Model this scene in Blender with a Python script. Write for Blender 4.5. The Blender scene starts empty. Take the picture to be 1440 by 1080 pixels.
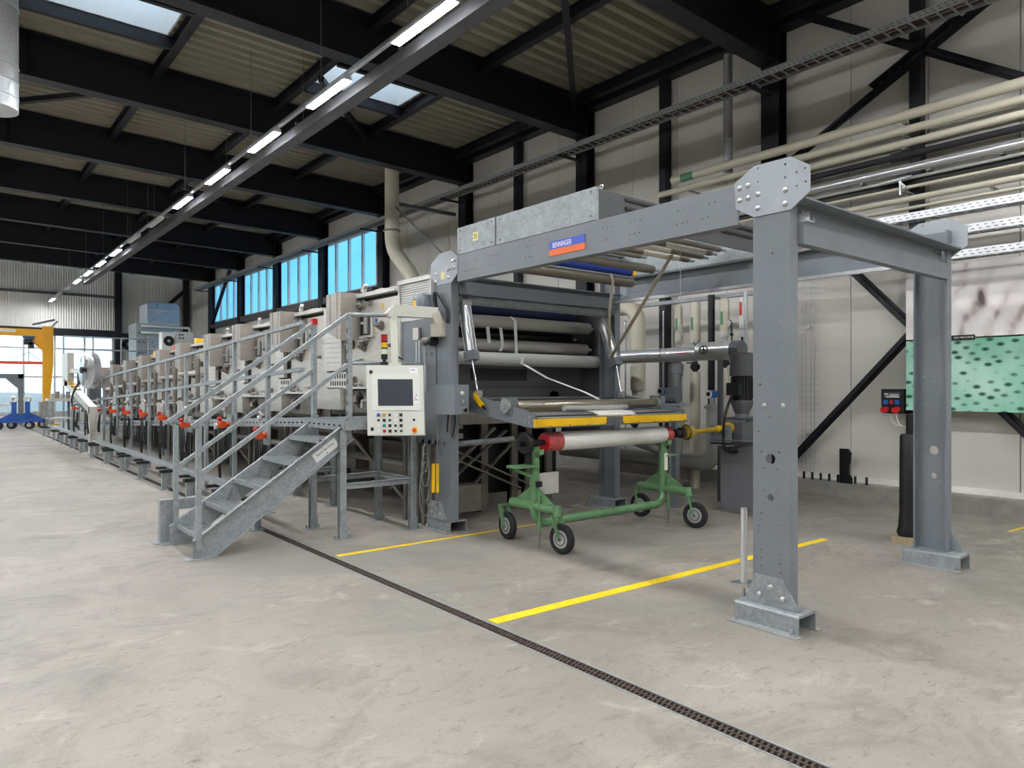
import bpy, bmesh, math, random
from mathutils import Vector, Matrix
random.seed(7)
SC = bpy.context.scene
COL = SC.collection
PI = math.pi
# ---------------------------------------------------------------- camera
cd = bpy.data.cameras.new('camera'); cam = bpy.data.objects.new('camera', cd); COL.objects.link(cam)
cam.location = (0, 0, 1.6); cam.rotation_euler = (PI/2, 0, math.radians(-39.08))
cd.sensor_width = 36; cd.lens = 25.0; cd.shift_y = 5/1440; cd.clip_start = .05; cd.clip_end = 500
SC.camera = cam
# ---------------------------------------------------------------- world: daylight sky, pale at the horizon, blue higher up
W = bpy.data.worlds.new('sky'); SC.world = W; W.use_nodes = True
nt = W.node_tree; nt.nodes.clear()
tc = nt.nodes.new('ShaderNodeTexCoord'); sp = nt.nodes.new('ShaderNodeSeparateXYZ'); rp = nt.nodes.new('ShaderNodeValToRGB')
bg = nt.nodes.new('ShaderNodeBackground'); wo = nt.nodes.new('ShaderNodeOutputWorld')
nt.links.new(tc.outputs['Generated'], sp.inputs[0]); nt.links.new(sp.outputs[2], rp.inputs[0])
cr = rp.color_ramp; cr.elements[0].position = 0.0; cr.elements[0].color = (.72, .90, .95, 1)
cr.elements[1].position = .7; cr.elements[1].color = (.70, .82, .96, 1)
nt.links.new(rp.outputs[0], bg.inputs[0]); bg.inputs[1].default_value = 1.9
nt.links.new(bg.outputs[0], wo.inputs[0])
SC.view_settings.view_transform = 'Standard'; SC.view_settings.look = 'None'
SC.view_settings.gamma = 1.0; SC.view_settings.exposure = 0.3; SC.view_settings.use_curve_mapping = False
SC.cycles.use_denoising = True
SC.cycles.max_bounces = 8; SC.cycles.diffuse_bounces = 5; SC.cycles.glossy_bounces = 4; SC.cycles.transparent_max_bounces = 12
SC.cycles.sample_clamp_indirect = 6; SC.cycles.caustics_reflective = False; SC.cycles.caustics_refractive = False
LAMP_STRENGTH = 125.0

# ---------------------------------------------------------------- materials
def lin(c):
    return tuple(((x/255)/12.92 if x/255 <= .04045 else ((x/255+.055)/1.055)**2.4) for x in c)
MATS = {}
def mat(name, rgb, rough=.5, metal=0.0, var=.08, scale=6.0, bump=0.0, bscale=40.0, kind=None, emit=0.0, stretch=(1, 1, 1)):
    if name in MATS: return MATS[name]
    m = bpy.data.materials.new(name); m.use_nodes = True; t = m.node_tree; N = t.nodes; L = t.links
    b = N['Principled BSDF']; c = lin(rgb)
    b.inputs['Roughness'].default_value = rough; b.inputs['Metallic'].default_value = metal
    co = N.new('ShaderNodeTexCoord'); mp = N.new('ShaderNodeMapping'); L.new(co.outputs['Object'], mp.inputs[0]); mp.inputs['Scale'].default_value = stretch
    if var:
        n = N.new('ShaderNodeTexNoise'); n.inputs['Scale'].default_value = scale; n.inputs['Detail'].default_value = 5; n.inputs['Roughness'].default_value = .6
        L.new(mp.outputs[0], n.inputs['Vector'])
        if kind == 'galv':
            v = N.new('ShaderNodeTexVoronoi'); v.inputs['Scale'].default_value = 45; L.new(mp.outputs[0], v.inputs['Vector'])
            ad = N.new('ShaderNodeMath'); ad.operation = 'MULTIPLY_ADD'; L.new(v.outputs['Color'], ad.inputs[0]); ad.inputs[1].default_value = .45; L.new(n.outputs[0], ad.inputs[2])
            src = ad.outputs[0]; lo, hi = .45, 1.05
        else:
            src = n.outputs[0]; lo, hi = .3, .7
        r = N.new('ShaderNodeMapRange'); r.inputs[1].default_value = lo; r.inputs[2].default_value = hi; r.inputs[3].default_value = 1-var; r.inputs[4].default_value = 1+var
        L.new(src, r.inputs[0])
        mx = N.new('ShaderNodeVectorMath'); mx.operation = 'SCALE'; mx.inputs[0].default_value = c; L.new(r.outputs[0], mx.inputs['Scale'])
        L.new(mx.outputs[0], b.inputs['Base Color'])
        rr = N.new('ShaderNodeMapRange'); rr.inputs[1].default_value = lo; rr.inputs[2].default_value = hi; rr.inputs[3].default_value = min(1, rough*1.15); rr.inputs[4].default_value = rough*.85
        L.new(src, rr.inputs[0]); L.new(rr.outputs[0], b.inputs['Roughness'])
    else:
        b.inputs['Base Color'].default_value = (*c, 1)
    if bump:
        n2 = N.new('ShaderNodeTexNoise'); n2.inputs['Scale'].default_value = bscale; n2.inputs['Detail'].default_value = 4; L.new(mp.outputs[0], n2.inputs['Vector'])
        bp = N.new('ShaderNodeBump'); bp.inputs['Strength'].default_value = bump; bp.inputs['Distance'].default_value = .01
        L.new(n2.outputs[0], bp.inputs['Height']); L.new(bp.outputs[0], b.inputs['Normal'])
    if emit:
        b.inputs['Emission Color'].default_value = (*c, 1); b.inputs['Emission Strength'].default_value = emit
    MATS[name] = m; return m
M_grey = mat('grey_paint', (120, 126, 132), .42, .0, .06, 3, .05, 60)
M_greyd = mat('dark_grey_paint', (92, 94, 97), .45, .0, .06, 3)
M_galv = mat('galvanised_steel', (152, 158, 160), .45, .22, .2, 9, .04, 80, 'galv')
M_navy = mat('navy_steel_paint', (20, 20, 28), .5, .0, .10, 2)
M_black = mat('black_paint', (17, 17, 18), .45, .0, .1, 5)
M_panel = mat('wall_sheet', (226, 222, 213), .55, .0, .025, .7)
M_white = mat('white_panel_paint', (222, 224, 214), .4, .0, .02, 3)
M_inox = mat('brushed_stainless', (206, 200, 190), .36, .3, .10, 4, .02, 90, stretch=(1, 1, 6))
M_inoxd = mat('dull_stainless', (132, 126, 117), .5, .3, .18, 5)
M_inoxl = mat('light_sheet_metal', (214, 212, 206), .45, .25, .05, 4)
M_chrome = mat('polished_steel', (226, 227, 228), .22, .7, .04, 6)
M_alu = mat('aluminium', (196, 197, 198), .32, .8, .06, 8)
M_rub = mat('black_rubber', (26, 26, 27), .7, .0, .15, 12, .1, 60)
M_yel = mat('yellow_paint', (250, 198, 14), .4, .0, .06, 6)
M_cream = mat('cream_pipe', (206, 200, 180), .45, .0, .05, 3)
M_pvcg = mat('grey_plastic_pipe', (168, 168, 164), .5, .0, .08, 4)
M_blue = mat('blue_plastic', (28, 96, 176), .4, .0, .05, 5)
M_red = mat('red_plastic', (196, 30, 34), .4, .0, .06, 5)
M_org = mat('orange_plastic', (226, 84, 34), .45, .0, .08, 8)
M_hole = mat('dark_hole', (14, 14, 14), .9, .0, .0)
M_wire = mat('grey_cable', (120, 120, 118), .6, .0, .05, 8)

# ---------------------------------------------------------------- mesh builder
def ortho(d):
    d = Vector(d).normalized(); a = Vector((0, 0, 1)) if abs(d.z) < .9 else Vector((1, 0, 0))
    u = d.cross(a).normalized(); return u, d.cross(u).normalized()
class MB:
    def __init__(s): s.v = []; s.f = []
    def add(s, vs, fs):
        o = len(s.v); s.v += [tuple(p) for p in vs]; s.f += [tuple(i+o for i in f) for f in fs]; return s
    def box(s, x0, x1, y0, y1, z0, z1):
        x0, x1 = min(x0, x1), max(x0, x1); y0, y1 = min(y0, y1), max(y0, y1); z0, z1 = min(z0, z1), max(z0, z1)
        return s.add([(x0,y0,z0),(x1,y0,z0),(x1,y1,z0),(x0,y1,z0),(x0,y0,z1),(x1,y0,z1),(x1,y1,z1),(x0,y1,z1)],
                     [(0,3,2,1),(4,5,6,7),(0,1,5,4),(1,2,6,5),(2,3,7,6),(3,0,4,7)])
    def bar(s, p0, p1, w, h, up=(0, 0, 1)):
        p0, p1 = Vector(p0), Vector(p1); d = (p1-p0).normalized(); up = Vector(up)
        a = d.cross(up)
        if a.length < 1e-4: up = Vector((1, 0, 0)); a = d.cross(up)
        a.normalize(); b = a.cross(d).normalized(); vs = []
        for p in (p0, p1):
            for sa, sb in ((-1,-1),(1,-1),(1,1),(-1,1)): vs.append(p+a*(sa*w/2)+b*(sb*h/2))
        return s.add(vs, [(0,1,2,3),(7,6,5,4),(0,4,5,1),(1,5,6,2),(2,6,7,3),(3,7,4,0)])
    def cyl(s, p0, p1, r, n=14, r1=None, caps=True):
        p0, p1 = Vector(p0), Vector(p1); u, w = ortho(p1-p0); r1 = r if r1 is None else r1; vs = []
        for p, q in ((p0, r), (p1, r1)):
            for i in range(n):
                t = 2*PI*i/n; vs.append(p+u*(q*math.cos(t))+w*(q*math.sin(t)))
        fs = [(i, (i+1) % n, n+(i+1) % n, n+i) for i in range(n)]
        if caps: fs += [tuple(range(n-1, -1, -1)), tuple(range(n, 2*n))]
        return s.add(vs, fs)
    def tube(s, pts, r, n=8, caps=True):
        pts = [Vector(p) for p in pts]; m = len(pts); vs = []; u = None
        for i, p in enumerate(pts):
            d = (pts[min(i+1, m-1)]-pts[max(i-1, 0)]).normalized()
            if u is None: u, w = ortho(d)
            u = (u-d*u.dot(d)).normalized(); w = d.cross(u)
            for k in range(n):
                t = 2*PI*k/n; vs.append(p+u*(r*math.cos(t))+w*(r*math.sin(t)))
        fs = [(i*n+k, i*n+(k+1) % n, (i+1)*n+(k+1) % n, (i+1)*n+k) for i in range(m-1) for k in range(n)]
        if caps: fs += [tuple(range(n-1, -1, -1)), tuple((m-1)*n+k for k in range(n))]
        return s.add(vs, fs)
    def prism(s, poly, ax, a0, a1):
        def P(q, a): return {'x': (a, q[0], q[1]), 'y': (q[0], a, q[1]), 'z': (q[0], q[1], a)}[ax]
        n = len(poly); vs = [P(q, a0) for q in poly]+[P(q, a1) for q in poly]
        return s.add(vs, [tuple(range(n-1, -1, -1)), tuple(range(n, 2*n))]+[(i, (i+1) % n, n+(i+1) % n, n+i) for i in range(n)])
    def lathe(s, prof, c, ax, n=20):
        ax = Vector(ax).normalized(); u, w = ortho(ax); c = Vector(c); m = len(prof); vs = []
        for a, r in prof:
            for k in range(n):
                t = 2*PI*k/n; vs.append(c+ax*a+u*(r*math.cos(t))+w*(r*math.sin(t)))
        fs = [(i*n+k, i*n+(k+1) % n, (i+1)*n+(k+1) % n, (i+1)*n+k) for i in range(m-1) for k in range(n)]
        fs += [tuple(range(n-1, -1, -1)), tuple((m-1)*n+k for k in range(n))]
        return s.add(vs, fs)
    def torus(s, c, ax, R, r, n=20, k=8):
        ax = Vector(ax).normalized(); u, w = ortho(ax); c = Vector(c); vs = []
        for i in range(n):
            t = 2*PI*i/n; d = u*math.cos(t)+w*math.sin(t)
            for j in range(k):
                q = 2*PI*j/k; vs.append(c+d*(R+r*math.cos(q))+ax*(r*math.sin(q)))
        return s.add(vs, [(i*k+j, ((i+1) % n)*k+j, ((i+1) % n)*k+(j+1) % k, i*k+(j+1) % k) for i in range(n) for j in range(k)])
    def ball(s, c, r, n=10):
        return s.lathe([(-r*math.cos(PI*i/n), max(r*math.sin(PI*i/n), 1e-4)) for i in range(n+1)], c, (0, 0, 1), n+4)
    def holed(s, outer, holes, ax, a0, a1):
        """plate with round holes; holes = [(p, q, r)]"""
        bm = bmesh.new(); loops = [list(outer)]+[[(p+r*math.cos(2*PI*i/14), q+r*math.sin(2*PI*i/14)) for i in range(14)] for p, q, r in holes]
        def P(q, a): return {'x': (a, q[0], q[1]), 'y': (q[0], a, q[1]), 'z': (q[0], q[1], a)}[ax]
        es = []; idx = []
        for l in loops:
            vs = [bm.verts.new(P(q, a0)) for q in l]; idx.append(len(l)); es += [bm.edges.new((vs[i], vs[(i+1) % len(vs)])) for i in range(len(vs))]
        bmesh.ops.triangle_fill(bm, use_beauty=True, edges=es)
        bm.verts.index_update(); tris = [[v.index for v in f.verts] for f in bm.faces]; nv = len(bm.verts); bm.free()
        pts = [q for l in loops for q in l]
        fs = [tuple(t) for t in tris]+[tuple(i+nv for i in reversed(t)) for t in tris]; o = 0
        for k in idx:
            fs += [(o+i, o+(i+1) % k, nv+o+(i+1) % k, nv+o+i) for i in range(k)]; o += k
        return s.add([P(q, a0) for q in pts]+[P(q, a1) for q in pts], fs)
    def mesh(s, name, m, off=(0, 0, 0), smooth=True):
        me = bpy.data.meshes.new(name); o = Vector(off)
        me.from_pydata([tuple(Vector(p)-o) for p in s.v], [], s.f); me.update()
        bm = bmesh.new(); bm.from_mesh(me); bmesh.ops.recalc_face_normals(bm, faces=bm.faces); bm.to_mesh(me); bm.free()
        if smooth:
            me.polygons.foreach_set('use_smooth', [True]*len(me.polygons)); me.set_sharp_from_angle(angle=math.radians(38))
        me.materials.append(m); return me
def tag(o, label=None, cat=None, group=None, kind=None):
    if label: o['label'] = label
    if cat: o['category'] = cat
    if group: o['group'] = group
    if kind: o['kind'] = kind
    return o
def thing(name, label, cat, loc=(0, 0, 0), group=None):
    o = bpy.data.objects.new(name, None); COL.objects.link(o); o.location = loc; o.empty_display_size = .1
    return tag(o, label, cat, group)
def base(o):
    p = Vector((0, 0, 0))
    while o: p += Vector(o.location); o = o.parent
    return p
def part(name, mb, m, parent=None, label=None, kind=None, smooth=True):
    o = bpy.data.objects.new(name, mb.mesh(name, m, base(parent), smooth)); COL.objects.link(o); o.parent = parent
    return tag(o, label, None, None, kind)
def solo(name, mb, m, label, cat, loc=None, group=None, kind=None):
    if loc is None:
        xs = [p[0] for p in mb.v]; ys = [p[1] for p in mb.v]; zs = [p[2] for p in mb.v]
        loc = ((min(xs)+max(xs))/2, (min(ys)+max(ys))/2, min(zs))
    o = bpy.data.objects.new(name, mb.mesh(name, m, loc)); o.location = loc; COL.objects.link(o)
    return tag(o, label, cat, group, kind)
def inst(name, me, parent, loc, rot=None):
    o = bpy.data.objects.new(name, me); COL.objects.link(o); o.parent = parent; o.location = Vector(loc)-base(parent)
    if rot: o.rotation_euler = rot
    return o
def copy_tree(o, parent=None, loc=None, label=None):
    c = o.copy(); COL.objects.link(c); c.parent = parent
    if loc is not None: c.location = loc
    if label: c['label'] = label
    for ch in list(o.children): copy_tree(ch, c)
    return c
def arc(c, r, a0, a1, u, w, n=8):
    c, u, w = Vector(c), Vector(u), Vector(w)
    return [c+u*(r*math.cos(math.radians(a0+(a1-a0)*i/n)))+w*(r*math.sin(math.radians(a0+(a1-a0)*i/n))) for i in range(n+1)]
def text_mesh(name, body, size, m, M, parent=None, sx=1.0, align='CENTER', ext=.0005):
    cu = bpy.data.curves.new(name, 'FONT'); cu.body = body; cu.size = size; cu.align_x = align; cu.align_y = 'CENTER'; cu.extrude = ext
    t = bpy.data.objects.new(name, cu); COL.objects.link(t); bpy.context.view_layer.update()
    me = bpy.data.meshes.new_from_object(t); bpy.data.objects.remove(t)
    me.transform(Matrix.Diagonal((sx, 1, 1, 1))); me.transform(M); me.transform(Matrix.Translation(-base(parent)))
    me.materials.clear(); me.materials.append(m)
    o = bpy.data.objects.new(name, me); COL.objects.link(o); o.parent = parent; return o
def facing(pos, right, up):
    r = Vector(right).normalized(); u = Vector(up).normalized(); n = r.cross(u)
    M = Matrix((r, u, n)).transposed().to_4x4(); M.translation = Vector(pos); return M
def struct(o, label=None): return tag(o, label, None, None, 'structure')

# ================================================================ THE HALL
# floor ----------------------------------------------------------
def floor_mat():
    m = bpy.data.materials.new('worn_concrete'); m.use_nodes = True; t = m.node_tree; N = t.nodes; L = t.links; b = N['Principled BSDF']
    co = N.new('ShaderNodeTexCoord')
    def noise(sc, det=6, ro=.6, st=None, dist=0):
        n = N.new('ShaderNodeTexNoise'); n.inputs['Scale'].default_value = sc; n.inputs['Detail'].default_value = det; n.inputs['Roughness'].default_value = ro; n.inputs['Distortion'].default_value = dist
        if st:
            mp = N.new('ShaderNodeMapping'); mp.inputs['Scale'].default_value = st; L.new(co.outputs['Object'], mp.inputs[0]); L.new(mp.outputs[0], n.inputs[0])
        else: L.new(co.outputs['Object'], n.inputs[0])
        return n.outputs[0]
    def ramp(src, a, b_):
        r = N.new('ShaderNodeMapRange'); r.inputs[1].default_value = a; r.inputs[2].default_value = b_; L.new(src, r.inputs[0]); return r.outputs[0]
    def mix(f, a, c):
        x = N.new('ShaderNodeMix'); x.data_type = 'RGBA'
        if isinstance(f, float): x.inputs[0].default_value = f
        else: L.new(f, x.inputs[0])
        for i, q in ((6, a), (7, c)):
            if isinstance(q, tuple): x.inputs[i].default_value = (*q, 1)
            else: L.new(q, x.inputs[i])
        return x.outputs[2]
    c = mix(ramp(noise(.35, 5, .62, None, .6), .34, .68), lin((142, 135, 126)), lin((168, 161, 150)))
    c = mix(ramp(noise(1.3, 8, .72, (.8, 1, 1), 1.0), .50, .74), c, lin((116, 111, 103)))
    c = mix(ramp(noise(2.6, 7, .7, (.8, 1.1, 1), 1.0), .57, .76), c, lin((184, 176, 164)))
    c = mix(ramp(noise(9, 8, .78, (.6, 1.2, 1), .4), .55, .72), c, lin((120, 114, 105)))
    c = mix(ramp(noise(55, 4, .65), .60, .80), c, lin((92, 87, 79)))
    c = mix(ramp(noise(22, 6, .75, (.4, 1, 1), 1.5), .60, .68), c, lin((104, 97, 88)))
    c = mix(ramp(noise(.5, 4, .6, None, 1.0), .52, .66), c, lin((138, 135, 127)))
    v = N.new('ShaderNodeTexVoronoi'); v.feature = 'DISTANCE_TO_EDGE'; v.inputs['Scale'].default_value = .22
    nz = N.new('ShaderNodeTexNoise'); nz.inputs['Scale'].default_value = 2.2; nz.inputs['Detail'].default_value = 6; L.new(co.outputs['Object'], nz.inputs[0])
    ad = N.new('ShaderNodeVectorMath'); ad.operation = 'MULTIPLY_ADD'; L.new(nz.outputs['Color'], ad.inputs[0]); ad.inputs[1].default_value = (.5, .5, .5); L.new(co.outputs['Object'], ad.inputs[2]); L.new(ad.outputs[0], v.inputs[0])
    lt = N.new('ShaderNodeMapRange'); lt.inputs[1].default_value = 0; lt.inputs[2].default_value = .0014; lt.inputs[3].default_value = .45; lt.inputs[4].default_value = 0; L.new(v.outputs[0], lt.inputs[0])
    gate = N.new('ShaderNodeMath'); gate.operation = 'MULTIPLY'; L.new(lt.outputs[0], gate.inputs[0]); L.new(ramp(noise(.6, 3), .42, .6), gate.inputs[1])
    c = mix(gate.outputs[0], c, lin((104, 98, 90)))
    L.new(c, b.inputs['Base Color'])
    rr = N.new('ShaderNodeMapRange'); rr.inputs[3].default_value = .42; rr.inputs[4].default_value = .68; L.new(noise(3, 5), rr.inputs[0]); L.new(rr.outputs[0], b.inputs['Roughness'])
    bp = N.new('ShaderNodeBump'); bp.inputs['Strength'].default_value = .12; bp.inputs['Distance'].default_value = .01; L.new(noise(35, 5), bp.inputs['Height']); L.new(bp.outputs[0], b.inputs['Normal'])
    return m
M_floor = floor_mat()
DX0, DX1 = 2.82, 2.935                                   # drain channel
f = MB()
f.box(-14, DX0, -9, 41, -.12, 0).box(DX1, 10.6, -9, 41, -.12, 0).box(DX0, DX1, -9, 41, -.12, -.07)
struct(part('floor', f, M_floor, smooth=False), 'worn pale grey concrete floor of the hall')
# drain with slotted grates
dr = thing('floor_drain', 'long narrow rusty slotted drain channel across the concrete floor', 'drain', (2.8775, 10, -.07))
M_rust = mat('rusty_iron', (78, 66, 60), .65, .2, .35, 25, .2, 90)
part('channel_frame', MB().box(DX0, DX0+.012, -1, 29, -.07, .002).box(DX1-.012, DX1, -1, 29, -.07, .002), M_galv, dr)
g = MB(); a, b_ = DX0+.013, DX1-.013; c = (a+b_)/2
g.box(a, a+.008, 0, .995, -.02, 0).box(b_-.008, b_, 0, .995, -.02, 0).box(c-.005, c+.005, 0, .995, -.02, 0)
for i in range(33):
    y = .01+i*.03; sh = .008
    g.bar((a+.004, y, -.008), (c, y+sh, -.008), .013, .014); g.bar((c, y+.015, -.008), (b_-.004, y+.015+sh, -.008), .013, .014)
gm = g.mesh('grate', M_rust, (0, 0, 0), False)
for k in range(-1, 29): inst('drain_grate', gm, dr, (0, k, 0))
# floor markings
M_line = mat('worn_yellow_floor_paint', (250, 212, 30), .55, 0, .12, 22)
solo('floor_marking', MB().prism([(2.96, 3.80), (7.3, 3.70), (7.3, 3.78), (2.96, 3.91)], 'z', .0005, .002), M_line, 'broad yellow floor line passing behind the front grey gantry post', 'floor line')
solo('floor_marking', MB().prism([(2.97, 6.25), (5.6, 6.27), (5.6, 6.31), (2.97, 6.33)], 'z', .0005, .002), M_line, 'thin yellow floor line ending at the rear gantry foot', 'floor line')
solo('floor_marking', MB().prism([(9.25, 2.63), (9.95, 2.58), (9.95, 2.62), (9.25, 2.67)], 'z', .0005, .002), M_line, 'short yellow floor line at the wall plinth', 'floor line')

# roof ------------------------------------------------------------
FY = [6.12+4.2*k for k in range(-3, 8)]                 # frame lines
YB = 39.72
XW = 10.45                                               # inner face of wall cladding
def zb(x): return 6.66+.02*(10.2-x)
def roofbar(mb, y0, y1, x0, x1, za, zc):                 # box that follows the 2 % roof fall; za, zc above beam underside
    mb.add([(x0,y0,zb(x0)+za),(x1,y0,zb(x1)+za),(x1,y1,zb(x1)+za),(x0,y1,zb(x0)+za),(x0,y0,zb(x0)+zc),(x1,y0,zb(x1)+zc),(x1,y1,zb(x1)+zc),(x0,y1,zb(x0)+zc)],
           [(0,3,2,1),(4,5,6,7),(0,1,5,4),(1,2,6,5),(2,3,7,6),(3,0,4,7)]); return mb
ords = ['frame behind the camera', 'frame over the camera', 'frame just ahead of the camera', 'frame above the front gantry posts', 'frame above the rear gantry posts', 'frame above the first machine units',
        'frame at the first wall window', 'frame between first and second window', 'frame between second and third window', 'frame between third and fourth window', 'frame before the back wall']
for k, y in enumerate(FY+[]):
    t = struct(thing('roof_beam', 'dark navy roof girder, '+ords[k], None, (10.2, y, 6.66)))
    part('web', roofbar(MB(), y-.006, y+.006, -14, 10.32, .02, .74), M_navy, t)
    part('bottom_flange', roofbar(MB(), y-.15, y+.15, -14, 10.32, 0, .022), M_navy, t)
    part('top_flange', roofbar(MB(), y-.15, y+.15, -14, 10.32, .738, .76), M_navy, t)
    st = MB()
    for x in (-6, -2, 1.25): roofbar(st, y-.14, y+.14, x, x+.012, .02, .74)
    part('stiffener', st, M_navy, t)
PX = [-10.4, -8.1, -5.9, -3.6, -1.35, .93, 3.2, 5.46, 7.65, 9.95]
for i, x in enumerate(PX):
    p = MB()
    z = zb(x)+.56
    p.box(x-.07, x+.07, -9, YB, z+.185, z+.2).box(x-.07, x+.07, -9, YB, z, z+.012).box(x-.005, x+.005, -9, YB, z, z+.2)
    struct(part('roof_purlin', p, M_navy), 'dark lengthwise roof purlin, number %d from the wall' % (len(PX)-i))
for (xa, ya, xb, yb, l) in [(9.9, FY[4]-.1, 5.9, FY[3]+.25, 'diagonal roof brace beside the eaves above the hood'), (7.65, FY[5]+.1, 5.5, FY[5]-2.2, 'pale diagonal brace below the right skylight'), (3.2, FY[5]+.3, .6, FY[6]-.5, 'diagonal roof brace near the spiral duct'), (5.46, FY[6]+2.6, 7.6, FY[7], 'diagonal roof brace over the machine')]:
    struct(part('roof_brace', MB().bar((xa, ya, zb(xa)+.5), (xb, yb, zb(xb)+.5), .1, .1), M_navy), l)
# trapezoidal deck with two rooflight openings
M_deck = mat('roof_sheet', (150, 145, 128), .5, .1, .05, 1.2)
SKY = [(1.0, 3.05, 11.75, 13.0), (5.62, 7.5, 11.75, 13.0)]
dk = MB()
def rib(x0, x1, y):
    pr = [(0, .0), (.11, .0), (.155, .11), (.235, .11), (.28, 0)]
    vs = []
    for (dy, dz) in pr:
        for x in (x0, x1): vs.append((x, y+dy, zb(x)+.775+dz))
    dk.add(vs, [(2*i, 2*i+1, 2*i+3, 2*i+2) for i in range(4)])
y = -9.0
while y < YB:
    xs = [(-14, 10.6)]
    if any(s[2]-.2 < y < s[3] for s in SKY):
        xs = [(-14, SKY[0][0]), (SKY[0][1], SKY[1][0]), (SKY[1][1], 10.6)]
    for a, b_ in xs: rib(a, b_, y)
    y += .28
dko = part('ceiling', dk, M_deck, smooth=False); struct(dko, 'ribbed beige-grey metal roof deck')
M_sw = mat('white_rooflight_lining', (232, 230, 226), .5, 0, .02, 2)
M_opal = bpy.data.materials.new('opal_rooflight'); M_opal.use_nodes = True
_t = M_opal.node_tree; _t.nodes.clear(); _o = _t.nodes.new('ShaderNodeOutputMaterial'); _tr = _t.nodes.new('ShaderNodeBsdfTranslucent'); _tp = _t.nodes.new('ShaderNodeBsdfTransparent'); _mx = _t.nodes.new('ShaderNodeMixShader')
_tr.inputs[0].default_value = (.95, .97, 1, 1); _mx.inputs[0].default_value = .12; _t.links.new(_tr.outputs[0], _mx.inputs[1]); _t.links.new(_tp.outputs[0], _mx.inputs[2]); _t.links.new(_mx.outputs[0], _o.inputs[0])
for i, (x0, x1, y0, y1) in enumerate(SKY):
    z = zb((x0+x1)/2)+.74; t = struct(thing('skylight', ['rooflight at the upper left above the spiral duct', 'rooflight behind the lamp row'][i], None, ((x0+x1)/2, (y0+y1)/2, z)))
    s = MB(); zt = z+.55
    s.box(x0-.03, x0, y0-.03, y1+.03, z, zt).box(x1, x1+.03, y0-.03, y1+.03, z, zt).box(x0, x1, y0-.03, y0, z, zt).box(x0, x1, y1, y1+.03, z, zt)
    part('upstand', s, M_sw, t)
    part('dome', MB().prism([(x0, zt), (x1, zt), (x1-.25, zt+.2), (x0+.25, zt+.2)], 'y', y0, y1), M_opal, t)
    s = MB()
    s.box(x0-.1, x1+.1, y1+.03, y1+.12, z-.2, z).box(x0-.1, x1+.1, y0-.12, y0-.03, z-.2, z)
    part('trimmer', s, M_navy, t)

# right wall -----------------------------------------------------
wr = struct(thing('wall_right', 'cream sheet-clad right wall behind the machine', None, (10.5, 15, 0)))
PW = 1.05
pm = MB().box(0, .06, .006, PW-.006, 0, 1).mesh('wall_panel', M_panel, smooth=False)
def wpan(y, z0, z1):
    o = inst('wall_panel', pm, wr, (XW, y, z0)); o.scale = (1, 1, z1-z0)
WIN = [(19.35, 23.15), (23.45, 27.3), (27.7, 31.35), (31.75, 35.5)]
y = -9.0+.32
while y < YB:
    if y+PW > WIN[0][0] and y < WIN[-1][1]: wpan(y, .24, 4.66); wpan(y, 6.5, 7.45)
    else: wpan(y, .24, 7.45)
    y += PW
part('backing_sheet', MB().box(10.515, 10.56, -9, 19.2, 0, 7.6).box(10.515, 10.56, 35.6, 40, 0, 7.6).box(10.515, 10.56, 19.2, 35.6, 0, 4.64).box(10.515, 10.56, 19.2, 35.6, 6.52, 7.6), M_panel, wr)
M_conc = mat('plinth_concrete', (158, 155, 147), .75, 0, .2, 4, .25, 30)
struct(part('baseboard_right', MB().box(10.13, 10.5, -9, YB, 0, .225), M_conc), 'low rough concrete plinth along the right wall')
struct(part('trim_1', MB().prism([(10.36, .225), (10.45, .24), (10.45, .3), (10.44, .3), (10.42, .26), (10.36, .235)], 'y', -9, YB), M_panel), 'bent metal drip strip on the concrete plinth')
struct(part('trim_2', MB().box(10.2, 10.44, -9, YB, 7.2, 7.42), M_navy), 'dark eaves girder along the right wall')
clab = ['near the frame edge above', 'behind the front gantry', 'behind the motor pedestal', 'behind the rear of the hood', 'behind the tall cream flue pipe', 'left of the flue', 'between first and second window', 'between second and third window', 'between third and fourth window', 'beside the furthest window']
for k, yy in enumerate(FY[2:]):
    t = struct(thing('wall_column', 'dark steel wall column %s' % ['beside the camera', 'right of the gantry top', 'behind the hood', 'behind the rear gantry corner', 'at the first window', 'between first and second windows', 'between second and third windows', 'between third and fourth windows', 'at the far end of the windows'][k], None, (10.3, yy, .22)))
    part('front_flange', MB().box(10.18, 10.2, yy-.15, yy+.15, .225, 7.4), M_navy, t); part('rear_flange', MB().box(10.4, 10.42, yy-.15, yy+.15, .225, 7.4), M_navy, t)
    part('web', MB().box(10.2, 10.4, yy-.006, yy+.006, .225, 7.4), M_navy, t)
for yy, l in ((4.02, 'behind the white and green pictures'), (8.3, 'between the hood and the steel riser'), (12.5, 'behind the galvanised hood')):
    struct(part('wall_post', MB().box(10.25, 10.42, yy-.07, yy+.07, .225, 7.2), M_navy), 'slim dark wall post '+l)
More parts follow.
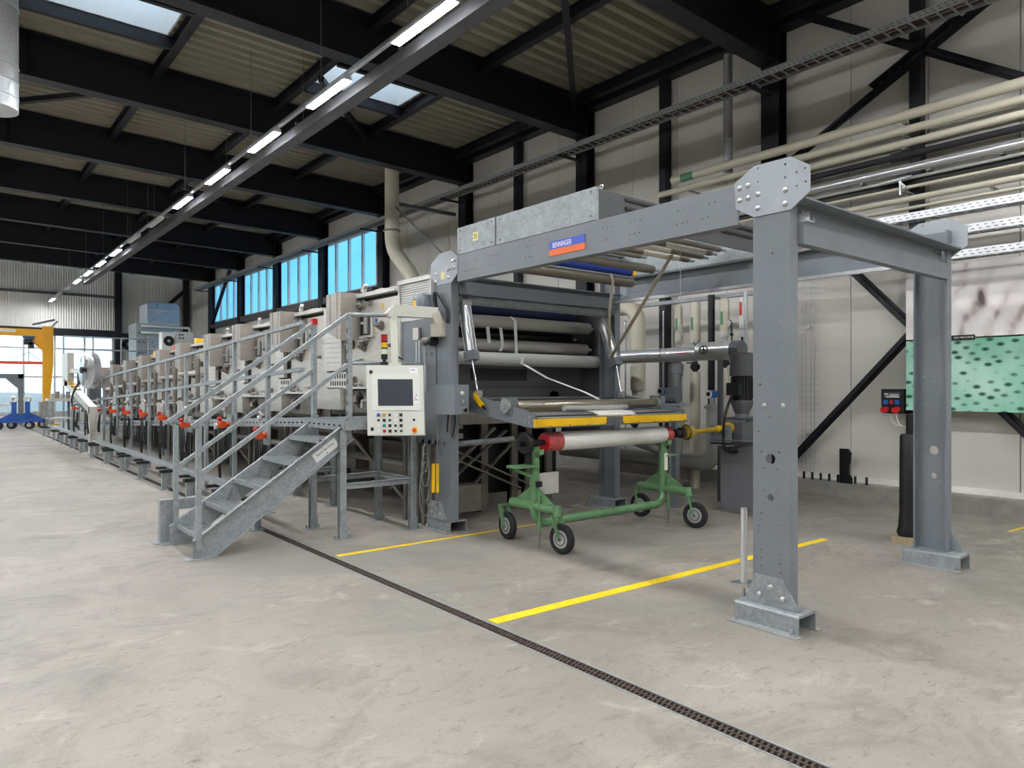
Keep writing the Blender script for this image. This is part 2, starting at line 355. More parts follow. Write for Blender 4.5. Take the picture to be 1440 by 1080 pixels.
# X bracing in the first bay
for (p, q, l) in [((10.2, 5.95, 7.49), (10.2, 2.0, 4.81), 'dark upper wall brace falling to the right'), ((10.2, 2.9, 6.55), (10.2, 6.0, 4.95), 'dark upper wall brace rising to the right'),
                  ((10.22, 5.9, 4.42), (10.22, 3.98, 2.36), 'dark lower wall brace falling to the post behind the pictures'), ((10.22, 3.98, 2.40), (10.22, 5.95, .29), 'dark lower wall brace beside the socket box'),
                  ((10.22, 4.0, 2.4), (10.22, 2.05, .3), 'dark lower wall brace right of the gantry')]:
    struct(part('wall_brace', MB().bar(p, q, .04, .15, (1, 0, 0)).bar(p, q, .12, .02, (1, 0, 0)), M_navy), l)
t = struct(thing('brace_gusset', 'bolted gusset plate where the upper wall braces cross', None, (10.17, 4.0, 6.0)))
gp = MB()
for s in (1, -1): gp.bar((10.165, 3.98+s*.06, 6.06-s*.03), (10.165, 3.98-s*.55, 6.06+s*.28), .02, .26, (1, 0, 0))
part('plate', gp, M_navy, t)
bl = MB()
for s in (1, -1):
    for d in (.2, .32, .44): bl.cyl((10.14, 3.98-s*d, 6.06+s*d*.52), (10.16, 3.98-s*d, 6.06+s*d*.52), .022, 8)
part('bolt', bl, M_greyd, t)
# windows in the right wall
M_glass = bpy.data.materials.new('window_glass'); M_glass.use_nodes = True
_t = M_glass.node_tree; _t.nodes.clear(); _o = _t.nodes.new('ShaderNodeOutputMaterial'); _g = _t.nodes.new('ShaderNodeBsdfGlossy'); _tp = _t.nodes.new('ShaderNodeBsdfTransparent'); _mx = _t.nodes.new('ShaderNodeMixShader')
_g.inputs['Roughness'].default_value = .05; _tp.inputs[0].default_value = (.9, .96, 1, 1); _mx.inputs[0].default_value = .94; _t.links.new(_g.outputs[0], _mx.inputs[1]); _t.links.new(_tp.outputs[0], _mx.inputs[2]); _t.links.new(_mx.outputs[0], _o.inputs[0])
M_wf = mat('window_frame_white', (226, 230, 228), .4, .1, .02, 3)
wl = ['nearest high window of the right wall', 'second high window from the gantry', 'third high window from the gantry', 'furthest high window with a brace across it']
for i, (y0, y1) in enumerate(WIN):
    t = struct(thing('window_%d' % (i+1), wl[i], None, (10.5, (y0+y1)/2, 4.66)))
    z0, z1 = 4.68, 6.48; fr = MB()
    fr.box(10.42, 10.5, y0, y1, z0, z0+.06).box(10.42, 10.5, y0, y1, z1-.06, z1)
    n = 4
    for k in range(n+1):
        yy = y0+(y1-y0)*k/n; fr.box(10.42, 10.5, yy-.05, yy+.05, z0, z1)
    part('window_frame', fr, M_wf, t)
    pmx = MB().box(10.462, 10.47, .05, (y1-y0)/n-.05, z0+.06, z1-.06).mesh('pane', M_glass, smooth=False)
    for k in range(n): inst('pane', pmx, t, (0, y0+(y1-y0)*k/n, 0))
part_sill = MB().box(10.2, 10.44, 19.2, 35.6, 4.42, 4.64)
struct(part('trim_3', part_sill, mat('sill_grey', (88, 84, 84), .5, 0, .05, 2)), 'dark grey rail below the high windows')
struct(part('window_brace', MB().bar((10.15, 34.9, 4.6), (10.15, 32.2, 6.9), .12, .12), M_navy), 'dark diagonal brace across the furthest window')

# back wall -------------------------------------------------------
def rib_mat():
    m = mat('ribbed_back_wall', (236, 235, 230), .5, 0, .03, 1); t = m.node_tree; b = t.nodes['Principled BSDF']
    co = t.nodes.new('ShaderNodeTexCoord'); w = t.nodes.new('ShaderNodeTexWave'); w.inputs['Scale'].default_value = 3.0; w.bands_direction = 'X'; t.links.new(co.outputs['Object'], w.inputs[0])
    bp = t.nodes.new('ShaderNodeBump'); bp.inputs['Strength'].default_value = .6; bp.inputs['Distance'].default_value = .04; t.links.new(w.outputs[0], bp.inputs['Height']); t.links.new(bp.outputs[0], b.inputs['Normal']); return m
M_bw = rib_mat()
struct(part('wall_back', MB().box(-14, 10.6, YB+.1, YB+.3, 4.15, 8.2).box(6.85, 10.6, YB+.1, YB+.3, 0, 4.15).box(-14, 6.85, YB+.1, YB+.3, 0, .45), M_bw), 'far end wall of pale ribbed sheet above tall windows')
t = struct(thing('window_5', 'tall pale window band in the far end wall', None, (1, YB+.1, .45)))
fr = MB(); xs = [-13.9]+[-9+1.22*k for k in range(13)]+[6.85]
for x in xs: fr.box(x-.04, x+.04, YB+.02, YB+.12, .45, 4.15)
fr2 = MB()
for z in (.45, 2.1, 3.45, 4.15): fr2.box(-14, 6.85, YB+.03, YB+.11, z-.04, z+.04)
part('window_frame', fr, M_wf, t); part('transom', fr2, M_wf, t)
for a, b_ in zip(xs[:-1], xs[1:]):
    if b_ < 1.5: continue
    for z0, z1 in ((.45, 2.1), (2.1, 3.45), (3.45, 4.15)): part('pane', MB().box(a+.04, b_-.04, YB+.06, YB+.07, z0+.04, z1-.04), M_glass, t, smooth=False)
part('pane', MB().box(-13.9, 1.0, YB+.06, YB+.07, .45, 4.15), M_glass, t, smooth=False)
struct(part('trim_4', MB().box(-14, 7.0, YB-.2, YB+.05, 4.05, 4.4), M_navy), 'dark lintel girder above the far windows')
struct(part('trim_5', MB().box(-14, 7.0, YB-.05, YB+.05, 6.0, 6.12), M_greyd), 'thin rail high on the far wall')
for x in (7.05, 10.2): struct(part('wall_column', MB().box(x-.15, x+.15, YB-.25, YB-.02, 0, 7.4), M_navy), 'dark column of the far end wall '+('left of the brace' if x < 8 else 'in the corner'))
for p, q, l in [((7.1, YB-.1, 3.6), (10.1, YB-.1, 6.6), 'far wall brace rising right'), ((7.1, YB-.1, 3.9), (10.1, YB-.1, 1.2), 'far wall brace falling right'), ((7.1, YB-.1, 4.2), (10.1, YB-.1, 4.2), 'far wall cross girt')]:
    struct(part('wall_brace', MB().bar(p, q, .15, .18), M_navy), 'dark '+l)
M_hill = mat('hazy_blue_hillside', (112, 192, 230), .9, 0, .12, .05)  # blue distance haze is put into the slope's colour
h_ = MB().add([(24, -80, -2), (24, 150, -2), (24.5, 150, -3), (24.5, -80, -3), (120, -80, 161), (120, 150, 161), (121, 150, 150), (121, -80, 150)], [(0, 1, 5, 4), (3, 2, 6, 7), (0, 4, 7, 3), (1, 2, 6, 5), (4, 5, 6, 7), (0, 3, 2, 1)])
struct(part('hills', h_, M_hill, smooth=False), 'steep hazy blue hillside seen through the high windows')
struct(part('yard', MB().box(-120, 24, YB+.4, 300, -.3, -.1).box(10.7, 24, -80, YB+.4, -.3, -.1), M_conc), 'pale concrete yard outside the hall')
# walls behind and beside the camera
struct(part('wall_left', MB().box(-14.2, -14, -9, 40, 0, 8.2), mat('dark_grey_sheet', (96, 96, 96), .6, 0, .05, 1)), 'plain left wall out of view'); struct(part('wall_front', MB().box(-14, 10.6, -9.2, -9, 0, 8.2), mat('dark_grey_sheet', (96, 96, 96))), 'plain wall behind the camera')

# lamp row ---------------------------------------------------------
M_lamp = mat('lamp_diffuser', (250, 252, 255), .5, 0, 0, emit=LAMP_STRENGTH)
M_lampoff = mat('lamp_diffuser_unlit', (215, 215, 210), .4, 0, 0)
LX, LZ, LP = 4.15, 5.61, 2.43
t = thing('lamp_trunking', 'slim pale trunking rail that carries the row of lamps', 'trunking', (LX, 14, LZ+.05))
part('rail', MB().box(LX-.03, LX+.03, -8, 38.3, LZ+.03, LZ+.075), M_alu, t)
wires = [9.3, 12.1, 16.2, 19.6, 22.0, 25.6, 29.0, 33.0, 37.0, 3, -3]
for y in wires: part('hanger_wire', MB().cyl((LX, y, LZ+.07), (LX, y, zb(LX)+.6), .004, 6), M_wire, t)
lam = MB().prism([(-.05, -.012), (.05, -.012), (.052, .008), (-.052, .008)], 'y', 0, 1.17)
hou = MB().prism([(-.062, .0), (-.054, .0), (-.054, .012), (.054, .012), (.054, .0), (.062, .0), (.045, .06), (-.045, .06)], 'y', -.02, 1.19).box(-.056, .056, -.022, -.001, 0, .05).box(-.056, .056, 1.171, 1.192, 0, .05)
lm, lmo, hm = lam.mesh('diffuser', M_lamp, smooth=False), lam.mesh('diffuser', M_lampoff, smooth=False), hou.mesh('lamp_body', M_wf, smooth=False)
def lamp(x, y, lit, label, group):
    o = thing('ceiling_lamp', label, 'lamp', (x, y, LZ-.03), group)
    inst('diffuser', lm if lit else lmo, o, (x, y, LZ-.03)); inst('lamp_body', hm, o, (x, y, LZ-.03)); return o
onum = ['nearest', 'second', 'third', 'fourth', 'fifth', 'sixth', 'seventh', 'eighth', 'ninth', 'tenth', 'eleventh', 'twelfth', 'thirteenth', 'fourteenth']
for k in range(14):
    lit = k not in (5, 6, 11, 12)
    lamp(LX, 6.07+LP*k, lit, ('%s %s strip lamp in the hanging row, counted from the gantry' % (onum[k], 'lit' if lit else 'unlit')), 'strip lamps of the hanging row')
for k in range(1, 7): lamp(LX, 6.07-LP*k, True, 'lit strip lamp of the visible row continuing out of view overhead', 'strip lamps out of view overhead')
for xx, k1, nm in ((8.3, -1, 'at the wall side'), (0.0, 14, 'straight over the camera'), (-4.15, 14, 'on the left'), (-8.3, 14, 'far on the left')):  # parallel rows assumed outside the frame, added as fill light
    for k in range(-6, k1): lamp(xx, 6.07+LP*k, True, 'lit fill lamp of an assumed row out of view %s' % nm, 'assumed fill lamps out of view '+nm)
    tr_ = thing('lamp_trunking', 'trunking rail of the assumed lamp row out of view %s' % nm, 'trunking', (xx, 0, LZ+.05))
    part('rail', MB().box(xx-.03, xx+.03, -8.6, 6.07+LP*(k1-1)+1.3, LZ+.03, LZ+.075), M_alu, tr_)
# cable channel beside the lamp row
CX = 4.52
t = thing('cable_channel', 'grey sheet-metal cable channel hanging beside the lamp row', 'cable tray', (CX, 10, LZ-.05))
cc = MB()
cc.box(CX-.1, CX+.1, -8, 31.6, LZ-.04, LZ-.036).box(CX-.1, CX-.097, -8, 31.6, LZ-.04, LZ+.12).box(CX+.097, CX+.1, -8, 31.6, LZ-.04, LZ+.12)
part('trough', cc, mat('dull_channel_grey', (84, 84, 87), .7, .0, .05, 2), t)
for y in (7.6, 10.8, 14.6, 17.6, 20.6, 23.6): part('hanger', MB().box(CX-.13, CX+.13, y-.02, y+.02, LZ+.12, LZ+.15).cyl((CX, y, LZ+.14), (CX, y, zb(CX)+.6), .004, 6), M_wire, t)

# ================================================================ GREY PORTAL FRAME (gantry)
GX, RX = 4.36, 7.06                    # outer web faces left / right
FL = .1
gan = thing('portal_frame', 'tall grey painted steel portal frame with galvanised feet and bolted corner plates', 'steel frame', (5.7, 4.6, 0))
def column(side, y0, y1, z0, z1, holes, name='post'):
    mb = MB(); x0, x1 = (GX, GX+.012) if side < 0 else (RX-.012, RX); tip = GX+FL if side < 0 else RX-FL
    mb.holed([(y0, z0), (y1, z0), (y1, z1), (y0, z1)], holes, 'x', x0, x1)
    xi = x1 if side < 0 else x0
    mb.box(xi, tip, y0, y0+.014, z0, z1).box(xi, tip, y1-.014, y1, z0, z1)
    return part(name, mb, M_grey, gan)
def holes_at(lst): return [(y, z, r) for y, z, r in lst]
hF = [(2.615, 1.12, .037), (2.615, .86, .024)]
hF += [(2.615+d*math.cos(a), 1.12+d*math.sin(a), .007) for d in (.08,) for a in (.6, 2.5, 4.1, 5.3)]
hF += [(2.615+.045*i, .86+.045*j, .005) for i in (-1, 1) for j in (-1, 1)]
hF += [(2.54, .37+.06*i, .006) for i in range(3)]+[(2.685, .39+.055*i, .006) for i in range(3)]+[(2.68, .70, .007), (2.68, .75, .007), (2.56, .72, .007), (2.56, .68, .005), (2.7, .62, .005), (2.7, .66, .005), (2.7, .57, .005), (2.6, 2.5, .008), (2.69, 1.62, .008), (2.62, 1.40, .007), (2.55, 2.0, .005), (2.7, 1.3, .006)]
column(-1, 2.475, 2.745, .13, 3.0, hF)
hR = [(2.6, 1.03, .04), (2.6, .80, .027)]+[(2.6+.05*i, .80+.05*j, .006) for i in (-1, 1) for j in (-1, 1)]+[(2.53, 1.08, .006), (2.67, 1.08, .006), (2.65, .95, .006), (2.56, .95, .006), (2.66, .6, .009), (2.54, .61, .009), (2.66, .55, .007), (2.54, .55, .009), (2.6, .58, .007), (2.68, 1.7, .006), (2.6, 1.66, .006), (2.68, 1.45, .006), (2.56, 1.42, .006)]
column(1, 2.46, 2.74, .13, 3.0, hR)
hL = [(6.5+.1*(i % 2), .4+.16*i, .007) for i in range(6)]+[(6.56, .98, .022), (6.6, .86, .012), (6.5, 1.3, .012), (6.58, 1.35, .008)]+[(6.5+.09*(i % 3), 1.75+.07*(i//3), .006) for i in range(9)]
column(-1, 6.42, 6.70, .13, 3.0, hL)
column(1, 6.42, 6.70, .13, 3.0, [])
bl = MB()
for y, z in ((2.52, 1.48), (2.66, 1.48)): bl.lathe([(0, .016), (.006, .016), (.012, .008)], (GX, y, z), (-1, 0, 0), 10)
part('column_bolt', bl, M_alu, gan)
# long side beams (channels, web outside)
def bolt_holes(y0, n, dy, z): return [(y0+dy*i, z, .006) for i in range(n)]
hb = []
for y0 in (3.05, 3.28, 3.75, 4.06, 5.05, 5.62, 5.95, 6.1): hb += bolt_holes(y0, 3, .05, 2.935)+bolt_holes(y0+.01, 3, .05, 2.835)
part('side_beam', MB().holed([(2.86, 2.74), (6.3, 2.74), (6.3, 3.02), (2.86, 3.02)], hb, 'x', GX, GX+.01).box(GX+.01, GX+FL, 2.86, 6.3, 2.74, 2.752).box(GX+.01, GX+FL, 2.86, 6.3, 3.008, 3.02), M_grey, gan)
part('side_beam', MB().holed([(2.86, 2.74), (6.3, 2.74), (6.3, 3.02), (2.86, 3.02)], hb, 'x', RX-.01, RX).box(RX-FL, RX-.01, 2.86, 6.3, 2.74, 2.752).box(RX-FL, RX-.01, 2.86, 6.3, 3.008, 3.02), M_grey, gan)
part('runner_rail', MB().box(6.9, 6.955, 2.8, 6.4, 2.70, 2.735), M_alu, gan)
# octagonal corner plates with dome bolts
OF = [(2.884, 3.027), (2.73, 3.114), (2.464, 3.113), (2.332, 3.026), (2.332, 2.855), (2.464, 2.766), (2.733, 2.766), (2.872, 2.848)]
OL = [(6.806, 2.987), (6.637, 3.087), (6.418, 3.085), (6.291, 3.0), (6.286, 2.823), (6.403, 2.738), (6.668, 2.738), (6.806, 2.835)]
hf = [(2.7, 3.09, .007), (2.7, 3.0, .007), (2.5, 3.07, .008), (2.5, 2.985, .008), (2.42, 2.998, .008), (2.36, 3.01, .008), (2.42, 2.91, .008), (2.36, 2.925, .008)]
bf = [(2.84, 2.985), (2.775, 2.99), (2.84, 2.9), (2.775, 2.905), (2.7, 2.915), (2.7, 2.82), (2.5, 2.9), (2.5, 2.81)]
hl_ = [(6.79-.05*i, 2.95, .006) for i in range(3)]+[(6.79-.05*i, 2.86, .006) for i in range(2)]+[(6.44, 3.06, .006), (6.68, 3.04, .006), (6.42, 2.98, .006), (6.38, 2.985, .006), (6.34, 2.99, .006), (6.3, 2.9, .006)]
bl_ = [(6.7, 2.865), (6.7, 2.78), (6.45, 2.80), (6.46, 2.885), (6.40, 2.89), (6.34, 2.895), (6.38, 2.97), (6.33, 2.975)]
def corner_plate(poly, holes, bolts, x0, x1, sx):
    p = part('corner_plate', MB().holed(poly, holes, 'x', x0, x1), mat('light_grey_paint', (160, 166, 172), .4, .1, .06, 3), gan, smooth=False)
    dm = MB()
    xf = x0 if sx < 0 else x1
    for y, z in bolts: dm.lathe([(0, .019), (.005, .019), (.013, .013), (.017, .004)], (xf, y, z), (sx, 0, 0), 10)
    part('dome_bolt', dm, M_alu, p)
    return p
corner_plate(OF, hf, bf, GX-.012, GX-.001, -1); pl = corner_plate(OL, hl_, bl_, GX-.012, GX-.001, -1)
corner_plate(OF, hf, bf, RX+.001, RX+.012, 1); corner_plate(OL, hl_, bl_, RX+.001, RX+.012, 1)
part('dotted_sticker', MB().box(GX-.0135, GX-.0125, 6.53, 6.60, 2.79, 2.87), mat('pale_yellow_sticker', (232, 226, 150), .5, 0, .05, 30), pl)
# front cross beam, rear cross beam
def cross(y, yo, z0, z1):
    s = 1 if yo > y else -1
    mb = MB().box(GX+.11, RX-.11, y, y-.012*s, z0, z1-.012).box(GX+.02, RX, y-.012*s, yo, z1-.012, z1)
    mb.prism([(y+.001*s, z0+.15), (y+.06*s, z0+.135), (y+.06*s, z0), (y+.001*s, z0)], 'x', GX+.11, RX-.11)
    return part('cross_beam', mb, M_grey, gan)
cb = cross(2.50, 2.37, 2.555, 2.835); cross(6.46, 6.40, 2.63, 2.83)
hk = MB().box(4.47, 4.475, 2.40, 2.5, 2.70, 2.76).tube([(4.47, 2.405, 2.70), (4.54, 2.405, 2.70), (4.54, 2.405, 2.73)], .004, 6)
part('hook', hk, M_alu, cb)
for x, z in ((4.55, 2.79), (4.62, 2.78), (6.8, 2.79), (6.88, 2.785)): part('beam_bolt', MB().cyl((x, 2.5, z), (x, 2.485, z), .012, 8), M_alu, cb)
# hat-section feet with gusset plates
def foot(xc, yc, gx, sx):
    t = part('foot', MB().prism([(xc-.165, 0), (xc-.165, .012), (xc-.115, .02), (xc-.115, .125), (xc-.1, .137), (xc+.1, .137), (xc+.115, .125), (xc+.115, .02), (xc+.165, .012), (xc+.165, 0), (xc+.105, 0), (xc+.1, .118), (xc-.1, .118), (xc-.105, 0)], 'y', yc-.235, yc+.235), M_galv, gan)
    pk = MB().box(xc-.17, xc-.1, yc-.25, yc+.25, 0, .01).box(xc+.1, xc+.17, yc-.25, yc+.25, 0, .01)
    part('packing_strip', pk, M_conc, t)
    gp = MB().prism([(yc-.2, .138), (yc+.185, .138), (yc+.185, .16), (yc+.12, .33), (yc-.08, .33), (yc-.2, .16)], 'x', gx, gx+.012*sx)
    g = part('gusset_plate', gp, M_galv, t)
    bb = MB()
    for y, z in ((yc+.08, .2), (yc+.0, .26), (yc-.09, .2)): bb.lathe([(0, .02), (.008, .02), (.014, .01)], (gx+.012*sx, y, z), (sx, 0, 0), 8)
    part('bolt', bb, M_alu, g)
    for dx in (-.14, .14):
        for dy in (-.2, .2): part('anchor_bolt', MB().cyl((xc+dx, yc+dy, .01), (xc+dx, yc+dy, .05), .01, 8), M_alu, t)
foot(4.39, 2.605, GX-.002, -1); foot(6.98, 2.56, RX+.002, 1); foot(4.49, 6.70, GX-.002, -1); foot(7.03, 6.62, RX+.002, 1)
# maker's sign on the side beam
sg = thing('maker_sign', 'blue and orange maker sign on the long grey side beam', 'sign', (GX-.004, 4.6, 2.79))
part('orange_half', MB().box(GX-.006, GX-.001, 4.366, 4.823, 2.795, 2.853), mat('sign_orange', (238, 108, 28), .35, 0, 0), sg)
part('blue_half', MB().box(GX-.006, GX-.001, 4.366, 4.823, 2.853, 2.926), mat('sign_blue', (62, 88, 196), .35, 0, 0), sg)
text_mesh('lettering', 'BENNINGER', .068, mat('sign_white', (245, 245, 245), .4, 0, 0), facing((GX-.0065, 4.655, 2.886), (0, -1, 0), (0, 0, 1)), sg, .66)

# ================================================================ OVERHEAD HOOD on the frame
hood = thing('overhead_hood', 'long galvanised and grey hood lying on top of the portal frame', 'hood', (5.7, 5.3, 3.04))
part('front_plate', MB().box(4.43, 6.98, 4.29, 4.31, 3.05, 3.315), mat('hood_dark_grey', (80, 81, 83), .5, 0, .05, 3), hood); part('rear_plate', MB().box(4.43, 6.98, 6.32, 6.34, 3.05, 3.315), M_galv, hood)
part('top_rim', MB().box(4.43, 6.98, 4.31, 4.36, 3.30, 3.315).box(4.43, 6.98, 6.27, 6.32, 3.30, 3.315), M_galv, hood)
part('far_end_panel', MB().box(6.98, 7.01, 4.275, 6.36, 3.03, 3.325), M_galv, hood)
for y0, y1 in ((5.69, 6.36), (4.275, 5.67)):
    p = part('end_panel', MB().box(4.40, 4.43, y0, y1, 3.04, 3.325), M_galv, hood)
    sc = MB()
    for y in (y0+.06, y1-.06):
        for z in (3.08, 3.29): sc.cyl((4.402, y, z), (4.394, y, z), .009, 8)
    part('screw', sc, M_greyd, p)
part('base_rail', MB().box(4.40, 4.5, 4.3, 6.34, 3.021, 3.04), M_black, hood)
for z in (3.20, 3.275): part('groove', MB().box(4.78, 6.9, 4.275, 4.29, z-.012, z+.012), M_black, hood)
for y in (6.1, 4.31): part('lifting_eye', MB().torus((4.5, y, 3.345), (1, 0, 0), .018, .006, 12, 6), M_alu, hood)
st_ = part('number_sticker', MB().box(4.398, 4.40, 5.98, 6.07, 3.14, 3.23), mat('pale_yellow_sticker', (232, 226, 150)), hood)
text_mesh('digits', '25', .07, M_black, facing((4.3975, 6.025, 3.185), (0, -1, 0), (0, 0, 1)), st_)

# ================================================================ rollers hanging under the hood
M_rollg = mat('taupe_roller', (140, 132, 120), .38, .5, .05, 5)
def roller(name, label, m, y, z, x0, x1, r, journ=.02, group=None, jm=None):
    t = thing(name, label, 'roller', ((x0+x1)/2, y, z-r), group)
    part('shell', MB().lathe([(0, r*.85), (.01, r), (x1-x0-.01, r), (x1-x0, r*.85)], (x0, y, z), (1, 0, 0), 24), m, t)
    part('journal', MB().cyl((x0-.08, y, z), (x0, y, z), journ, 10), jm or M_alu, t); part('journal', MB().cyl((x1, y, z), (x1+.1, y, z), journ, 10), jm or M_alu, t)
    return t
M_rolb = mat('blue_roller_cover', (38, 66, 160), .5, 0, .05, 5)
roller('guide_roller', 'thick taupe guide roller below the hood, lowest of those over the opening', M_rollg, 5.92, 2.90, 4.6, 6.72, .06)
rb = roller('guide_roller', 'blue covered roller below the hood with a yellow end clip', M_rolb, 5.89, 3.03, 4.6, 6.66, .06)
part('end_clip', MB().box(6.66, 6.72, 5.84, 5.94, 2.98, 3.08), M_yel, rb)
roller('guide_roller', 'taupe guide roller just in front of the blue roller', M_rollg, 5.58, 3.02, 4.6, 6.72, .05)
roller('guide_roller', 'short slim taupe roller between blue roller and hood tray', M_rollg, 5.42, 3.11, 4.6, 6.3, .03)
for i, (y, z, x1) in enumerate(((4.93, 3.09, 6.8), (4.83, 3.12, 6.82), (5.05, 3.06, 6.7), (4.73, 3.15, 6.85))):
    roller('scroll_roller', '%s of the four slim rollers bundled under the front of the hood' % ['second from front', 'third from front', 'rearmost', 'foremost'][i], M_rollg, y, z, 4.7, x1, .032)
M_cloth = mat('white_cloth', (226, 222, 212), .8, 0, .05, 14, .25, 25)
for i, (y, z, a, b_) in enumerate(((4.93, 3.09, 5.7, 6.2), (4.83, 3.12, 6.0, 6.7), (5.05, 3.06, 5.9, 6.5))):
    mb = MB()
    mb.lathe([(0, .036), (b_-a, .036)], (a, y, z), (1, 0, 0), 16)
    solo('cloth_scrap', mb, M_cloth, ['short white cloth scrap wrapped on the second slim roller', 'long white cloth scrap wrapped on the third slim roller', 'white cloth scrap wrapped on the rearmost slim roller'][i], 'cloth')
# tension straps dangling from the rollers
M_strap = mat('beige_strap', (170, 162, 146), .8, 0, .08, 20)
def ribbon(pts, w, ax):
    pts = [Vector(p) for p in pts]; ax = Vector(ax)*(w/2); n = len(pts); t = .003
    v = []
    for i, p in enumerate(pts):
        d = (pts[min(i+1, n-1)]-pts[max(i-1, 0)]).normalized(); nn = d.cross(ax).normalized()*t
        v += [p-ax-nn, p+ax-nn, p+ax+nn, p-ax+nn]
    f = [(0, 1, 2, 3), (4*n-1, 4*n-2, 4*n-3, 4*n-4)]
    for i in range(n-1):
        for k in range(4): f.append((4*i+k, 4*i+(k+1) % 4, 4*i+4+(k+1) % 4, 4*i+4+k))
    return MB().add(v, f)
def curve3(a, b, c, n=14):
    a, b, c = Vector(a), Vector(b), Vector(c)
    return [a*(1-t)**2+b*2*t*(1-t)+c*t*t for t in [i/n for i in range(n+1)]]
solo('strap', ribbon(curve3((6.25, 4.93, 3.05), (6.3, 5.5, 2.4), (6.75, 6.3, 1.98), 18), .045, (.75, -.6, 0)), M_strap, 'long beige strap sagging from the slim rollers to the right cylinder', 'strap')
solo('strap', ribbon([(6.28, 5.86, 2.965), (6.3, 5.84, 2.88), (6.36, 5.95, 2.55), (6.62, 6.2, 2.1)], .035, (.8, -.5, 0)), M_strap, 'short beige strap hanging over the thick taupe roller', 'strap')
for (x, y, z0, z1, l) in ((6.0, 4.62, 2.2, 3.02, 'thin pull cord with loop hanging left of the gauge pipes'), (6.3, 3.9, 1.85, 2.74, 'thin pull cord with loop hanging near the front post')):
    t = thing('pull_cord', l, 'cord', (x, y, z0)); part('line', MB().cyl((x, y, z0), (x, y, z1), .003, 6), M_strap, t)
    part('loop', MB().torus((x, y, z0-.04), (.6, .78, 0), .022, .004, 14, 6), M_strap, t); part('toggle', MB().box(x-.015, x+.015, y-.008, y+.008, z0-.02, z0+.04), M_alu, t)

# ================================================================ WINDER behind the rear posts
wd = thing('winder', 'grey winder head with roller stack between the rear gantry posts', 'machine', (5.7, 7.2, 0))
M_wd = mat('winder_panel_grey', (86, 87, 89), .45, .1, .06, 4)
part('side_plate', MB().box(4.46, 4.5, 6.72, 7.6, .95, 2.8), M_grey, wd); part('side_plate', MB().box(7.1, 7.14, 6.72, 7.6, .95, 2.8), M_greyd, wd)
bp = MB().holed([(4.5, 1.34), (7.1, 1.34), (7.1, 1.93), (4.5, 1.93)], [(6.55, 1.46, .1)], 'y', 7.15, 7.17)
part('back_panel', bp, M_wd, wd)
part('panel_slot', MB().box(5.15, 6.05, 7.135, 7.15, 1.69, 1.84), M_black, wd)
part('panel_seam', MB().box(4.5, 7.1, 7.146, 7.15, 1.60, 1.606), M_black, wd)
part('lower_apron', MB().box(4.5, 7.1, 6.9, 6.92, 1.16, 1.36), M_inoxd, wd)
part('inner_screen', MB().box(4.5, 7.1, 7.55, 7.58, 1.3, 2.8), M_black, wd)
part('drip_channel', MB().prism([(6.5, 2.62), (6.62, 2.62), (6.62, 2.56), (6.53, 2.53), (6.5, 2.56)], 'x', 4.46, 7.0), M_galv, wd)
part('tie_bar', MB().cyl((4.5, 6.5, 1.47), (7.05, 6.5, 1.47), .02, 10), M_greyd, wd)
M_navyc = mat('navy_cloth', (32, 42, 78), .7, 0, .08, 6)
t = roller('wrapped_roller', 'navy cloth covered top roller of the winder stack', M_navyc, 7.05, 2.60, 4.6, 6.75, .12)
M_steelr = mat('grey_steel_roller', (176, 172, 165), .32, .4, .06, 5, stretch=(.3, 4, 4))
roller('steel_roller', 'upper grey steel roller of the winder stack', M_steelr, 6.95, 2.405, 4.6, 7.0, .082)
roller('steel_roller', 'middle grey steel roller of the winder stack', M_steelr, 6.95, 2.12, 4.6, 6.95, .078)
roller('dark_roller', 'black recessed roller between the steel rollers', M_black, 7.2, 2.27, 4.6, 6.9, .07)
roller('cream_roller', 'pale grey coated lowest roller of the winder stack', mat('pale_grey_coating', (176, 178, 174), .5, 0, .03, 4), 6.82, 1.945, 4.62, 7.02, .082, jm=M_black)
M_web = mat('white_web', (232, 232, 228), .8, 0, .03, 20)
for i, pts in enumerate(([(5.58, 6.9, 2.485), (5.62, 6.86, 2.43), (5.63, 6.855, 2.2), (5.63, 6.85, 2.03), (5.63, 6.73, 1.96), (5.63, 6.745, 1.89)], [(5.42, 6.9, 2.34), (5.42, 6.87, 2.2), (5.42, 6.862, 2.12), (5.40, 6.88, 2.05)], [(5.22, 6.9, 2.34), (5.22, 6.88, 2.24), (5.22, 6.865, 2.14)])):
    solo('web_ribbon', ribbon(pts, .045 if i < 2 else .05, (1, 0, 0)), M_web, ['longest narrow white web threaded down the winder rollers', 'white web hooked round the middle steel roller', 'shortest white web end on the left of the roller stack'][i], 'web')
solo('web_ribbon', ribbon([(5.66, 6.745, 1.89), (5.78, 6.45, 1.72), (5.97, 6.0, 1.55), (6.05, 5.82, 1.46)], .05, (1, .1, 0)), M_web, 'white web running slanting from the winder to the draw roller', 'web')
